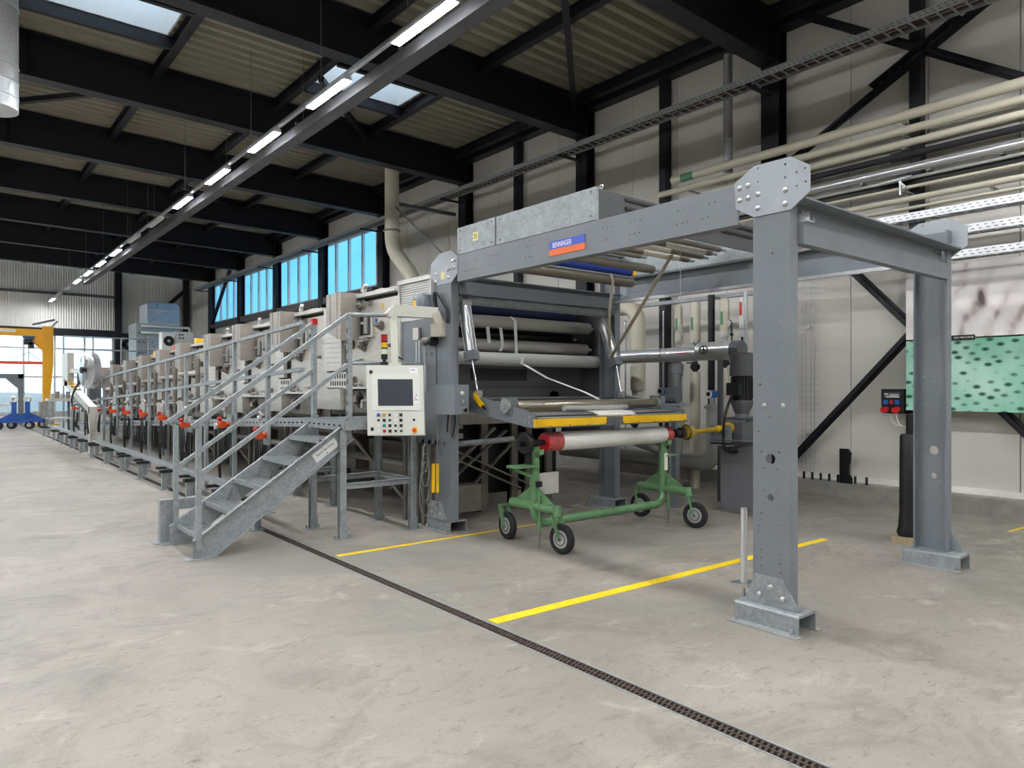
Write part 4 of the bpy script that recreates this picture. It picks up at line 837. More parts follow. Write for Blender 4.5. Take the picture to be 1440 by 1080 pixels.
for p, q in (((3.34, 6.96, .55), (4.19, 6.95, .55)), ((4.19, 6.95, .55), (4.19, 7.74, .55)), ((3.34, 7.71, .55), (4.19, 7.74, .55)), ((3.34, 9.0, .5), (4.19, 9.0, .5))): part('leg_brace', MB().bar(p, q, .012, .06).bar(Vector(p)+Vector((0, 0, .03)), Vector(q)+Vector((0, 0, .03)), .05, .008), M_galv, wk)
for y in ys[2:]:
    part('railing_post', MB().box(3.275, 3.325, y-.03, y+.03, 0, 2.32+wz(y)).box(3.22, 3.38, y-.06, y+.06, 0, .008), M_galv, wk)
for y0, z0 in ((7.9, 2.345), (7.9, 1.81)):
    part('railing_bar', MB().bar((3.3, y0, z0), (3.3, 25.2, z0+wz(25.2)), .05, .042), M_galv, wk)
cp = part('corner_post', MB().box(3.40, 3.45, RY-.06, RY-.01, 1.16, 2.36), M_galv, wk); part('corner_post', MB().box(3.40, 3.45, LY+.0, LY+.06, 1.16, 2.36), M_galv, wk)
part('red_cap', MB().box(3.395, 3.455, LY-.005, LY+.065, 2.33, 2.40), M_red, wk, 'red plastic post cap')
sl_ = MB()
for i in range(9): sl_.box(3.398, 3.40, RY-.045, RY-.03, 1.3+.11*i, 1.35+.11*i)
part('post_slot', sl_, M_hole, cp)
part('end_rail', MB().tube([(3.42, RY-.03, 2.375), (3.95, RY-.06, 2.40), (4.32, RY-.1, 2.41)], .024, 10), M_galv, wk); part('end_rail', MB().tube([(3.42, RY-.03, 1.86), (4.32, RY-.1, 1.87)], .02, 10), M_galv, wk)
# low bumper bench on short posts along the drain
bn = thing('bumper_bench', 'low galvanised rail on short posts with dark rubber blocks along the walkway', 'guard rail', (2.9, 18, 0))
part('bench_rail', MB().box(2.93, 3.05, 8.2, 28.2, .30, .36), M_galv, bn)
for y in (8.0, 9.4, 10.75, 12.14, 13.82, 15.38, 17.03, 18.78, 20.33, 21.92, 23.74, 25.48, 27.94):
    p = part('bench_post', MB().box(2.77, 2.84, y-.035, y+.035, 0, .26).box(2.73, 2.88, y-.07, y+.07, 0, .008), M_galv, bn)
    part('rubber_block', MB().box(2.74, 2.95, y-.055, y+.055, .26, .305), M_rub, p); part('rubber_block', MB().box(2.80, 2.95, y+.45, y+.55, .27, .305), M_rub, p)
    part('support_strut', MB().box(2.95, 3.02, y+.46, y+.54, 0, .30), M_galv, p)

# ================================================================ WASHING UNITS
Y0 = [7.65, 9.75, 11.6, 13.35, 15.5, 17.3, 19.2, 21.1, 23.0, 24.9, 26.8]
def fitting(parent, x, y, z, r, s=1.0, m=None):
    f = part('bearing', MB().cyl((x, y, z), (x-.018*s, y, z), r, 16).cyl((x-.018*s, y, z), (x-.06*s, y, z), r*.62, 14).cyl((x-.06*s, y, z), (x-.1*s, y, z), r*.34, 10), m or M_alu, parent)
    b = MB()
    for a in range(4): b.cyl((x-.018*s, y+r*.78*math.cos(a*PI/2+.7), z+r*.78*math.sin(a*PI/2+.7)), (x-.034*s, y+r*.78*math.cos(a*PI/2+.7), z+r*.78*math.sin(a*PI/2+.7)), r*.14, 6)
    part('bearing_bolt', b, M_inoxd, f, kind='stuff'); return f
FIT = [(1.16, 2.708, .05, 'c'), (.95, 2.704, .055, 'c'), (.74, 2.704, .032, 'c'), (.45, 2.394, .052, 'd'), (.81, 2.234, .038, 'c'), (.92, 2.143, .055, 'd'), (1.01, 1.952, .035, 'c'), (1.28, 2.192, .055, 'd'), (1.20, 1.683, .06, 'd'), (.99, 1.65, .03, 'c'), (.86, 2.19, .03, 'd'), (1.24, 2.60, .03, 'd'), (.30, 1.70, .035, 'd'), (.22, 2.13, .02, 'd'), (.55, 1.68, .028, 'c')]
ulab = ['nearest the stair, with the operator panel before it', 'second from the gantry, behind the red capped post', 'third from the gantry', 'fourth from the gantry', 'fifth from the gantry', 'sixth from the gantry', 'seventh from the gantry', 'eighth from the gantry', 'ninth from the gantry', 'last at the far end']
M_tri = mat('warning_yellow', (236, 196, 40), .5, 0, 0)
for k in range(len(Y0)-1):
    y0 = Y0[k]; L_ = Y0[k+1]-y0-.03; dz = -.037*max(0, y0+.6-8.2)
    u = thing('washing_unit', 'stainless washing compartment %s' % ulab[k], 'machine', (5.7, y0+L_/2, 0))
    part('housing', MB().box(4.5, 7.0, y0+.01, y0+L_, 1.22+dz, 2.70+dz), M_inoxd, u)
    P = .62                                            # panel part ends where exhaust box begins
    sp = part('side_panel', MB().box(4.44, 4.5, y0, y0+1.32, 1.60+dz, 2.74+dz), M_inox, u)
    for (fy, fz, r, c) in FIT: fitting(sp, 4.44, y0+fy, fz+dz, r*1.2, 1.15, M_alu if c == 'c' else M_inoxd)
    part('inspection_port', MB().box(4.425, 4.44, y0+.72, y0+1.26, 2.30+dz, 2.56+dz), M_black, sp)
    for yy in (.78, 1.16): part('port_clamp', MB().box(4.36, 4.43, y0+yy-.025, y0+yy+.025, 2.31+dz, 2.56+dz).cyl((4.36, y0+yy, 2.44+dz), (4.31, y0+yy, 2.44+dz), .018, 8), M_alu, sp)
    part('port_frame', MB().box(4.41, 4.44, y0+.66, y0+.71, 2.28+dz, 2.58+dz).box(4.40, 4.44, y0+.66, y0+1.3, 2.26+dz, 2.285+dz), M_inoxl, sp)
    part('oval_hole', MB().cyl((4.44, y0+.42, 2.0+dz), (4.436, y0+.42, 2.0+dz), .035, 14), M_hole, sp)
    part('warning_triangle', MB().prism([(y0+.38, 2.61+dz), (y0+.46, 2.61+dz), (y0+.42, 2.69+dz)], 'x', 4.436, 4.44), M_tri, sp)
    part('blue_sign', MB().cyl((4.44, y0+.6, 2.47+dz), (4.436, y0+.6, 2.47+dz), .03, 14), M_blue, sp)
    # black strip drawn as the shade of the gap under the top frame
    part('top_frame', MB().box(4.36, 4.62, y0-.01, y0+1.35, 2.79+dz, 2.84+dz).box(4.6, 7.0, y0, y0+L_, 2.70+dz, 2.80+dz), M_inoxl, u)
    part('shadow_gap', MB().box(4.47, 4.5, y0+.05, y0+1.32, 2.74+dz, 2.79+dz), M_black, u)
    lv = part('clamp_lever', MB().bar((4.45, y0+.95, 2.85+dz), (4.45, y0+.95, 2.93+dz), .05, .04).bar((4.40, y0+.8, 2.95+dz), (4.5, y0+1.1, 2.91+dz), .05, .035).bar((4.5, y0+.5, 2.87+dz), (4.5, y0+.72, 2.86+dz), .07, .03), M_inoxl, u)
    # exhaust box
    eb = MB(); ya, yb_ = y0+1.02, y0+1.46; xa = 4.14
    z0, z1, zf = 2.22+dz, 2.86+dz, 2.36+dz
    eb.add([(xa, ya, z0), (4.44, ya, z0+.02), (4.44, yb_, zf), (xa, yb_, zf), (xa, ya, z1), (4.44, ya, z1), (4.44, yb_, z1), (xa, yb_, z1)], [(0,3,2,1),(4,5,6,7),(0,1,5,4),(1,2,6,5),(2,3,7,6),(3,0,4,7)])
    e_ = part('exhaust_box', eb, mat('shaded_stainless', (170, 162, 152), .4, .35, .08, 4, stretch=(1, 1, 5)), u); part('box_seam', MB().box(xa-.004, xa, ya+.1, ya+.106, z0+.02, z1).box(xa-.004, xa, yb_-.13, yb_-.122, zf, z1), M_inoxd, e_)  # darker stainless copy, shade and dark reflections put into the colour
    # perforated cover
    cv = part('perforated_cover', MB().box(4.38, 4.44, y0+1.5, y0+L_, 1.84+dz, 2.72+dz), M_inoxl, u)
    d = MB(); n = max(4, int((L_-1.6)/.05))
    for r_ in range(6):
        for c in range(n): d.box(4.377, 4.38, y0+1.55+.05*c, y0+1.558+.05*c, 1.95+dz+.07*r_, 1.958+dz+.07*r_)
    part('perforation', d, M_hole, cv, kind='stuff')
    part('cover_lock', MB().box(4.372, 4.38, y0+1.56, y0+1.59, 2.30+dz, 2.36+dz), M_black, cv)
    # slotted strip
    ss = part('slotted_strip', MB().box(4.42, 4.47, y0+1.34, y0+L_, 1.60+dz, 1.82+dz), M_inoxl, u); s = MB()
    for r_ in range(2):
        for c in range(max(3, int((L_-1.4)/.075))): s.box(4.417, 4.42, y0+1.38+.075*c, y0+1.41+.075*c, 1.63+dz+.1*r_, 1.69+dz+.1*r_)
    part('vent_slot', s, M_hole, ss)
    # trough with round access
    part('trough_cover', MB().box(4.26, 4.44, y0+1.28, y0+L_, 1.30+dz, 1.55+dz).box(4.25, 4.45, y0+1.27, y0+L_+.01, 1.55+dz, 1.585+dz), M_inox, u)
    ap = part('access_panel', MB().holed([(y0+.25, 1.27+dz), (y0+1.26, 1.27+dz), (y0+1.26, 1.57+dz), (y0+.25, 1.57+dz)], [(y0+.98, 1.43+dz, .11)], 'x', 4.40, 4.44), M_inoxd, u)
    part('access_recess', MB().cyl((4.45, y0+.98, 1.43+dz), (4.455, y0+.98, 1.43+dz), .112, 18), M_hole, ap)
    part('ledge', MB().box(4.3, 4.46, y0, y0+1.28, 1.585+dz, 1.61+dz), M_inoxl, u)
    part('pipe_knee', MB().tube(curve3((4.3, y0+.9, 1.40+dz), (4.3, y0+.98, 1.5+dz), (4.42, y0+.98, 1.5+dz)), .03, 10), M_inoxd, u)
    # legs and pipework below
    for x in (4.62, 5.6, 6.85):
        for yy in (.12, L_-.12): part('leg', MB().box(x-.04, x+.04, y0+yy-.04, y0+yy+.04, 0, 1.23+dz), M_inoxd, u)
    part('under_pipe', MB().cyl((4.75, y0, .62), (4.75, y0+L_+.03, .62), .05, 12), M_pvcg, u); part('under_pipe', MB().cyl((4.9, y0, .95+dz*.6), (4.9, y0+L_+.03, .95+dz*.6), .035, 12), M_inoxd, u)
    part('sump_tank', MB().box(5.0, 6.6, y0+.2, y0+L_-.2, .35, .85), M_inoxd, u)
    part('under_brace', MB().bar((4.66, y0+.14, .12), (4.66, y0+L_-.14, 1.0+dz), .05, .03, (1, 0, 0)), M_inoxd, u)
    if k >= 4:                                        # tall pipes in front of the further units
        part('riser', MB().tube([(4.38, y0+1.6, 1.35+dz), (4.38, y0+1.6, 2.6+dz)], .07, 12), M_inoxd, u); part('riser', MB().tube([(4.3, y0+.3, 1.4+dz), (4.3, y0+.3, 2.5+dz)], .045, 12), M_inoxd, u)
        part('cross_pipe', MB().tube([(4.30, y0+.3, 2.2+dz), (4.30, y0+1.6, 2.2+dz)], .05, 12), M_inox, u)
        part('valve_actuator', MB().box(4.36, 4.5, y0+.6, y0+.78, 2.84+dz, 2.95+dz), M_org if k % 2 else M_yel, u)
# front end cabinet between unit and rear post
fe = thing('machine_end_cabinet', 'grey end cabinet with perforated screen and blower beside the rear gantry post', 'machine cabinet', (5.7, 7.2, 0))
ps = part('perforated_screen', MB().box(4.43, 4.46, 6.92, 7.63, 2.40, 2.85), M_inoxl, fe)
d = MB()
for r_ in range(14):
    for c in range(20): d.box(4.427, 4.43, 6.96+.033*c, 6.982+.033*c, 2.45+.028*r_, 2.456+.028*r_)
part('perforation', d, M_greyd, ps, kind='stuff')
part('screen_frame', MB().box(4.41, 4.46, 7.61, 7.65, 1.9, 2.87).box(4.41, 4.46, 6.9, 6.93, 2.4, 2.87), M_inoxl, fe)
bw = part('blower', MB().lathe([(0, .1), (.02, .125), (.1, .125), (.13, .08)], (4.42, 7.03, 2.565), (-1, 0, 0), 22), M_grey, fe); part('blower_cap', MB().cyl((4.29, 7.03, 2.565), (4.27, 7.03, 2.565), .065, 18), mat('blower_blue_grey', (140, 156, 170), .4, .1, .04, 4), bw); part('blower_label', MB().box(4.266, 4.27, 6.995, 7.065, 2.53, 2.60), M_yel, bw); part('blower_bracket', MB().prism([(6.86, 2.44), (6.98, 2.44), (6.9, 2.66)], 'x', 4.36, 4.42), M_grey, bw)
part('grey_panel', MB().box(4.44, 4.48, 7.28, 7.62, .95, 2.40), M_grey, fe); part('slotted_profile', MB().box(4.41, 4.45, 7.14, 7.18, 1.3, 2.3).box(4.41, 4.45, 7.2, 7.24, 1.3, 2.3), M_alu, fe)
part('bracket_plate', MB().box(4.38, 4.41, 7.13, 7.25, 2.16, 2.3), M_inoxl, fe); part('dark_panel', MB().box(4.42, 4.455, 6.74, 7.28, .95, 2.40), M_grey, fe); part('bracket_shield', MB().holed([(6.72, 1.62), (6.98, 1.62), (6.98, 2.2), (6.9, 2.3), (6.72, 2.3)], [(6.8, 1.98, .02), (6.9, 1.98, .02)], 'x', 4.36, 4.37), M_grey, fe)
part('slide_rod', MB().cyl((4.3, 6.86, 1.72), (4.3, 6.86, 2.1), .012, 10).cyl((4.3, 6.86, 1.55), (4.3, 6.86, 1.85), .03, 12), M_chrome, fe); part('swivel_joint', MB().ball((4.3, 6.86, 2.12), .05, 8).cyl((4.3, 6.86, 2.12), (4.3, 6.7, 2.14), .035, 12), M_inoxd, fe)
part('knob', MB().cyl((4.3, 6.72, 2.12), (4.3, 6.66, 2.12), .06, 14), M_black, fe)
part('roof_plate', MB().box(4.4, 7.0, 6.9, 7.65, 2.85, 2.9), M_inoxl, fe)
M_slab = mat('grey_standards', (122, 118, 112), .5, .2, .08, 4)
for i in range(6): part('standard', MB().box(4.42, 4.5, 6.78+.14*i, 6.84+.14*i, 0, 1.0), M_slab, fe)
# bed frame below the winder
bf_ = thing('machine_underframe', 'dark stainless legs and crossed flat braces below the winder', 'machine frame', (5.8, 7.4, 0))
for x in (4.75, 5.5, 6.0, 6.25, 6.62):
    part('leg', MB().box(x-.07, x+.07, 7.35, 7.41, 0, 1.3).box(x-.07, x-.062, 7.3, 7.41, 0, 1.3), M_inoxd, bf_)
for p, q in (((4.55, 7.2, .25), (5.75, 7.2, 1.05)), ((4.55, 7.22, 1.0), (6.3, 7.22, .25)), ((4.55, 7.0, .5), (5.4, 7.0, 1.1)), ((4.6, 7.1, .85), (5.9, 7.1, .3)), ((5.2, 7.3, .3), (6.1, 7.3, 1.0))): part('flat_brace', MB().bar(p, q, .02, .06, (0, 1, 0)), M_inoxd, bf_)
part('front_tube', MB().cyl((4.48, 6.85, .93), (5.5, 6.75, .97), .035, 12), M_galv, bf_)
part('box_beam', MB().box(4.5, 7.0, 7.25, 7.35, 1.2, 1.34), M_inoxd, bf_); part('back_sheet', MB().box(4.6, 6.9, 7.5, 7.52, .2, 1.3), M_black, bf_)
part('floor_box', MB().box(4.75, 5.2, 7.0, 7.2, .1, .42), M_inoxd, bf_); part('bracket_tube', MB().box(4.7, 5.0, 7.1, 7.16, .98, 1.04).box(4.7, 5.0, 7.1, 7.16, 1.1, 1.14), M_pvcg, bf_)
# hose stations along the walkway
hy = [(18.4, 1.06), (16.9, 1.07), (15.3, 1.07), (13.8, 1.06), (12.35, .99), (10.35, 1.08), (8.9, 1.0), (20.4, 1.04), (22.0, 1.02), (24.0, 1.0)]
hn = ['fourth', 'third', 'second from the bench end', 'before the fourth bench post', 'behind the stair post', 'between the stair rails', 'right behind the stair', 'fifth', 'by the reel mast', 'furthest but one', 'furthest']
for i, (y, z) in enumerate(hy):
    t = thing('hose_valve', 'orange hose valve with black hoses on a walkway post, %s' % hn[i], 'valve', (3.14, y, .2), 'hose valves along the walkway')
    x = 3.14
    part('valve_body', MB().cyl((x, y-.055, z), (x, y+.055, z), .05, 14).cyl((x-.06, y, z), (x+.1, y, z), .035, 12), M_org, t)
    part('hand_grip', MB().ball((x-.03, y, z+.08), .036, 8), M_red, t)
    part('dial', MB().cyl((x-.06, y+.02, z-.02), (x-.09, y+.02, z-.02), .045, 14), M_alu if i % 2 else M_black, t)
    part('tap', MB().bar((x+.04, y, z+.1), (x+.04, y, z+.28), .02, .02).bar((x+.04, y-.07, z+.26), (x+.04, y+.07, z+.3), .03, .02).ball((x+.02, y, z+.22), .035, 6), M_inoxl, t)
    for j in range(3):
        s = (j-1)*.09; part('hose', MB().tube(curve3((x, y+s*.3, z-.05), (x-.02, y+s*2.2, z-.55-.1*j), (x+.06, y+s, z-.55+.06*j))+[Vector((x+.08, y+s*.4, z-.12))], .014, 7), M_black, t)
    part('drain_hose', MB().tube([(x+.02, y+.1, z-.05), (x, y+.11, .5), (x+.02, y+.12, .22)], .02, 8), M_black, t)
    part('backplate', MB().box(x+.1, x+.12, y-.1, y+.1, z-.12, z+.14).bar((x+.12, y, z), (3.29, y+.05, z), .03, .03), M_galv, t)
# cable reel mast
cm = thing('reel_mast', 'bent stainless mast with hazard tape carrying a silver cable reel', 'cable reel', (2.98, 19.8, 0))
part('lower_tube', MB().box(2.9, 3.06, 19.7, 19.9, .02, 1.12), M_inox, cm); part('base_plate', MB().box(2.78, 3.18, 19.55, 20.05, 0, .02), M_inox, cm)
ar = part('slanted_tube', MB().bar((2.98, 19.75, 1.05), (2.98, 24.0, 1.75), .16, .18), M_inox, cm)
part('upper_tube', MB().box(2.9, 3.06, 23.4, 24.5, 1.65, 2.58), M_inox, cm)
for i in range(9):
    f_ = .55+.05*i; part('hazard_stripe', MB().bar((2.98, 19.75+4.25*f_, 1.145+.7*f_), (2.98, 19.75+4.25*(f_+.05), 1.145+.7*(f_+.05)), .17, .02), M_yel if i % 2 else M_black, cm)
re = part('reel_drum', MB().lathe([(-.10, .4), (-.08, .46), (-.06, .46), (-.05, .34), (.05, .34), (.06, .46), (.08, .46), (.10, .4)], (3.0, 20.35, 2.03), (1, .25, 0), 28), M_chrome, cm)
sp_ = MB()
for i in range(5):
    a = 2*PI*i/5; sp_.bar((2.87, 20.32, 2.03), (2.87, 20.32+.4*math.cos(a), 2.03+.4*math.sin(a)), .03, .06, (1, 0, 0))
part('reel_spokes', sp_, M_alu, re); part('reel_hub', MB().cyl((2.8, 20.3, 2.03), (3.1, 20.38, 2.03), .08, 16), M_black, re)
part('reel_arm', MB().box(2.95, 3.08, 20.5, 23.4, 2.0, 2.12), M_inox, cm)
part('reel_cable', MB().tube(curve3((2.85, 20.8, 1.75), (2.8, 21.9, 1.45), (2.85, 22.2, 1.2))+curve3((2.85, 22.1, 1.1), (2.8, 20.5, 1.3), (2.82, 19.65, .95))+[Vector((2.84, 19.5, .5))], .025, 8), M_black, cm)

# ================================================================ RIGHT WALL SERVICES
M_dpipe = mat('black_insulation', (34, 34, 38), .6, 0, .1, 6)
def pipe(name, label, y0, y1, x, z, r, m, coll=(), cat='pipe', cap=True):
    t = thing(name, label, cat, (x, (y0+y1)/2, z-r))
    part('run', MB().cyl((x, y0, z), (x, y1, z), r, 18), m, t)
    for y in coll: part('collar', MB().cyl((x, y-.02, z), (x, y+.02, z), r*1.08, 18), m, t)
    for y in coll: part('wall_bracket', MB().box(x, 10.2, y-.02, y+.02, z-r-.02, z-r), M_galv, t)
    return t
pA = pipe('wall_pipe', 'thickest cream pipe, uppermost on the right wall', -2, 7.75, 9.85, 5.155, .068, M_cream, (6.7, 4.0))
part('green_band', MB().cyl((9.85, 7.3, 5.155), (9.85, 7.55, 5.155), .0685, 18), mat('green_marker', (86, 140, 104), .5, 0, .1, 9), pA)
pB = pipe('wall_pipe', 'second cream wall pipe from the top', -2, 8.05, 9.85, 4.965, .052, M_cream, (7.4, 4.0))
pipe('wall_pipe', 'third cream wall pipe from the top', -2, 7.0, 9.85, 4.79, .05, M_cream, (4.0,))
t = pipe('wall_pipe', 'black insulated wall pipe below the cream ones', -2, 7.0, 9.85, 4.635, .045, M_dpipe, ()); part('sleeve', MB().cyl((9.85, 3.9, 4.635), (9.85, 4.15, 4.635), .06, 16), M_dpipe, t)
pipe('wall_pipe', 'shiny steel jacketed pipe on the right wall', -2, 7.0, 9.85, 4.457, .06, M_chrome, (4.55, 2.9, 3.7))
pipe('wall_pipe', 'thin grey pipe under the shiny steel pipe', -2, 7.0, 9.9, 4.34, .022, M_pvcg)
solo('wall_rail', MB().box(9.95, 10.1, -2, 7.0, 4.27, 4.33), M_black, 'black rail below the shiny steel pipe', 'rail')
pipe('wall_pipe', 'thin white pipe with a valve clip on the right wall', -2, 6.5, 9.85, 4.21, .022, M_cream, (4.0,))
t = thing('pipe_valve', 'small chrome valve fitting on the thin white wall pipe', 'valve', (9.8, 4.05, 4.2)); part('body', MB().cyl((9.8, 3.88, 4.33), (9.8, 4.35, 4.31), .025, 10).cyl((9.8, 4.02, 4.12), (9.8, 4.02, 4.32), .015, 8), M_chrome, t); part('bracket', MB().bar((9.8, 4.05, 4.32), (9.8, 3.95, 4.2), .02, .03), M_alu, t)
pipe('wall_pipe', 'medium cream wall pipe above the wire trays', -2, 6.2, 9.85, 4.055, .04, M_cream, (3.0,))
pipe('wall_pipe', 'thin cream wall pipe just above the wire trays', -2, 6.0, 9.85, 3.935, .022, M_cream)
def tray(name, label, y0, y1, x, z, w, h, m, step, cables=None, plate=True):
    t = thing(name, label, 'cable tray', (x, (y0+y1)/2, z))
    side = part('side_rail', MB().box(x-w/2, x-w/2+.004, y0, y1, z, z+h), m, t); part('side_rail', MB().box(x+w/2-.004, x+w/2, y0, y1, z, z+h), m, t)
    part('side_lip', MB().box(x-w/2, x-w/2+.02, y0, y1, z-.003, z).box(x+w/2-.02, x+w/2, y0, y1, z-.003, z), m, t)
    n = int((y1-y0)/step); rm = MB().box(-w/2, w/2, -.012, .012, -.004, .012).mesh('rung', m, smooth=False)
    for i in range(min(n, 300)): inst('rung', rm, t, (x, y0+step*(i+.5), z))
    s = MB()
    for i in range(int((y1-y0)/.08)):
        y = y0+.08*i
        if y > 20: break
        s.box(x-w/2-.001, x-w/2, y, y+.04, z+h*.25, z+h*.25+.008).box(x-w/2-.001, x-w/2, y+.03, y+.06, z+h*.65, z+h*.65+.008)
    part('slot_row', s, M_hole, side, kind='stuff')
    for i, (dx, r, cm_) in enumerate(cables or []): part('cable', MB().cyl((x+dx, y0, z+.016+r), (x+dx, y1, z+.016+r), r, 6), cm_, t)
    return t
mtb = tray('cable_ladder', 'long dark cable ladder high along the right wall', -2, 36, 9.75, 6.24, .30, .09, mat('aged_zinc', (164, 168, 168), .5, .25, .1, 6), .16, [(-.08, .012, M_black), (-.03, .016, mat('brown_cable', (88, 58, 48), .6, 0, .1, 9)), (.05, .012, M_black), (.09, .014, mat('brown_cable', (88, 58, 48)))])
for y in FY[2:]: part('tray_bracket', MB().box(9.55, 10.2, y-.03, y+.03, 6.17, 6.21), M_navy, mtb)
for i, (z, l, ye) in enumerate(((3.70, 'topmost bright wire tray right of the gantry', 5.2), (3.44, 'middle bright wire tray right of the gantry', 5.2), (3.15, 'lowest bright wire tray above the pictures', 5.2))):
    tt = tray('wire_tray', l, -1.5, ye, 9.58, z, .2, .09, M_alu, .14, [(-.04, .01, M_black), (.03, .012, M_black)])
    for y in (4.0, 0.5): part('tray_bracket', MB().box(9.5, 10.25, y-.02, y+.02, z-.03, z-.005), M_galv, tt)
# steel riser next to column
t = thing('steel_riser', 'tall shiny vertical steel duct beside the wall column', 'duct', (10.0, 6.75, 3)); part('riser', MB().cyl((10.0, 6.75, 5.1), (10.0, 6.75, 7.0), .075, 18), M_chrome, t); part('collar', MB().cyl((10.0, 6.75, 5.6), (10.0, 6.75, 5.63), .08, 18), M_alu, t)
# cream flue behind the machine
t = thing('flue_pipe', 'thick cream flue pipe bending down to the machine end', 'duct', (8.4, 14.6, 2.9))
part('flue', MB().tube([(8.4, 14.85, 6.8), (8.4, 14.85, 5.2)]+curve3((8.4, 14.85, 5.2), (8.4, 14.85, 4.85), (8.4, 14.5, 4.6), 8)[1:]+curve3((8.4, 14.2, 4.35), (8.4, 13.8, 4.05), (8.4, 13.75, 3.6), 8)+[Vector((8.4, 13.75, 2.8))], .17, 20), M_cream, t)
part('flue_clamp', MB().torus((8.4, 14.85, 5.3), (0, 0, 1), .185, .025, 20, 6), M_inoxd, t); part('flue_bracket', MB().box(8.4, 10.2, 14.8, 14.9, 5.93, 6.0).bar((8.4, 14.7, 5.85), (9.4, 12.9, 3.9), .03, .03), M_greyd, t)
# stainless header with handwheel
M_jack = mat('bright_pipe_jacket', (222, 223, 224), .3, .55, .05, 4)
hd = thing('steam_header', 'large polished stainless header pipe with black handwheel behind the gantry', 'pipe', (8.6, 6.6, 2.0))
part('pipe_run', MB().cyl((8.6, 6.28, 2.09), (8.6, 9.5, 2.09), .104, 24), M_jack, hd); part('valve_jacket', MB().cyl((8.6, 5.72, 2.12), (8.6, 6.28, 2.12), .13, 24), M_jack, hd); part('end_cap', MB().cyl((8.6, 5.58, 2.12), (8.6, 5.72, 2.12), .128, 24), M_greyd, hd)
wv = part('handwheel', MB().torus((8.4, 6.07, 2.13), (1, .55, 0), .055, .008, 20, 6), M_black, hd); part('spoke', MB().bar((8.4, 6.07, 2.08), (8.4, 6.07, 2.18), .012, .012).bar((8.42, 6.03, 2.13), (8.38, 6.11, 2.13), .012, .012).cyl((8.4, 6.07, 2.13), (8.48, 6.1, 2.13), .012, 8), M_black, wv)
part('flow_arrow', MB().box(8.497, 8.5, 6.4, 6.62, 2.085, 2.11), mat('arrow_pink', (214, 60, 92), .5, 0, 0), hd)
part('support', MB().box(8.57, 8.63, 5.9, 5.96, 0, 2.0), M_greyd, hd); part('support', MB().box(8.57, 8.63, 8.2, 8.26, 0, 2.0), M_greyd, hd)
# vertical supply pipes with valves
M_gst = mat('green_marker', (86, 140, 104))
def vpipe(x, y, zt, zv, r, label, m=M_cream, sticker=True, low=True):
    t = thing('supply_pipe', label, 'pipe', (x, y, 0.3))
    part('insulated_pipe', MB().lathe([(0, r), (zt-zv-.04, r), (zt-zv, r*.8)], (x, y, zv), (0, 0, 1), 18), m, t)
    if sticker: part('green_sticker', MB().box(x-r-.003, x-r+.02, y-.02, y+.02, zv+.16, zv+.36), M_gst if sticker is True else sticker, t)
    part('valve', MB().cyl((x, y, zv-.16), (x, y, zv), r*.5, 12).cyl((x, y, zv-.04), (x, y, zv), r*.9, 14).cyl((x, y, zv-.16), (x, y, zv-.12), r*.9, 14), M_alu, t)
    if low: part('lower_pipe', MB().cyl((x, y, 0), (x, y, zv-.5), r*.95, 16), M_cream, t); part('black_valve', MB().cyl((x-.05, y, zv-.42), (x+.05, y, zv-.42), .06, 10).cyl((x, y, zv-.5), (x, y, zv-.16), r*.45, 10).bar((x-.08, y-.1, zv-.36), (x-.08, y+.1, zv-.36), .02, .02), M_black, t)
    return t
vpipe(9.4, 7.27, 2.93, 2.36, .062, 'slim cream supply pipe with green sticker, leftmost of three'); vpipe(9.4, 6.95, 2.96, 2.35, .085, 'thick cream supply pipe with green sticker, middle of three'); vpipe(9.4, 6.41, 2.97, 2.40, .072, 'cream supply pipe with green sticker, rightmost of three')
vpipe(9.4, 6.1, 2.95, 2.52, .045, 'white supply pipe with red sticker beside the pressure gauge', M_white, M_red, True)
t = thing('pressure_gauge', 'round white pressure gauge on a curled pipe', 'gauge', (8.6, 5.76, 2.24)); part('dial', MB().cyl((8.6, 5.76, 2.49), (8.57, 5.78, 2.49), .045, 18), M_white, t); part('bezel', MB().torus((8.585, 5.77, 2.49), (1, -.5, 0), .047, .008, 20, 6), M_black, t); part('syphon', MB().cyl((8.62, 5.76, 2.22), (8.62, 5.76, 2.46), .01, 8).ball((8.62, 5.76, 2.34), .026, 6), M_black, t)
solo('drop_pipe', MB().cyl((9.45, 6.68, 1.0), (9.45, 6.68, 3.05), .055, 14), M_black, 'black vertical pipe with green tag between the supply pipes', 'pipe')
el = thing('elbow_pipe', 'thick cream elbow pipe left of the supply pipes', 'pipe', (9.3, 8.2, .4))
part('elbow', MB().tube([(9.3, 9.3, 2.98)]+arc((9.3, 8.35, 2.68), .3, 90, 180, (0, 1, 0), (0, 0, 1), 8)+[Vector((9.3, 8.05, 1.55))], .13, 18), M_cream, el); part('lower_valve', MB().cyl((9.3, 8.05, 1.3), (9.3, 8.05, 1.55), .1, 16).cyl((9.3, 8.05, 1.2), (9.3, 8.05, 1.3), .14, 16), M_white, el); part('valve_handles', MB().bar((9.2, 7.9, 1.15), (9.2, 8.25, 1.25), .05, .05).bar((9.2, 8.0, .95), (9.2, 8.2, 1.1), .08, .08), M_black, el)
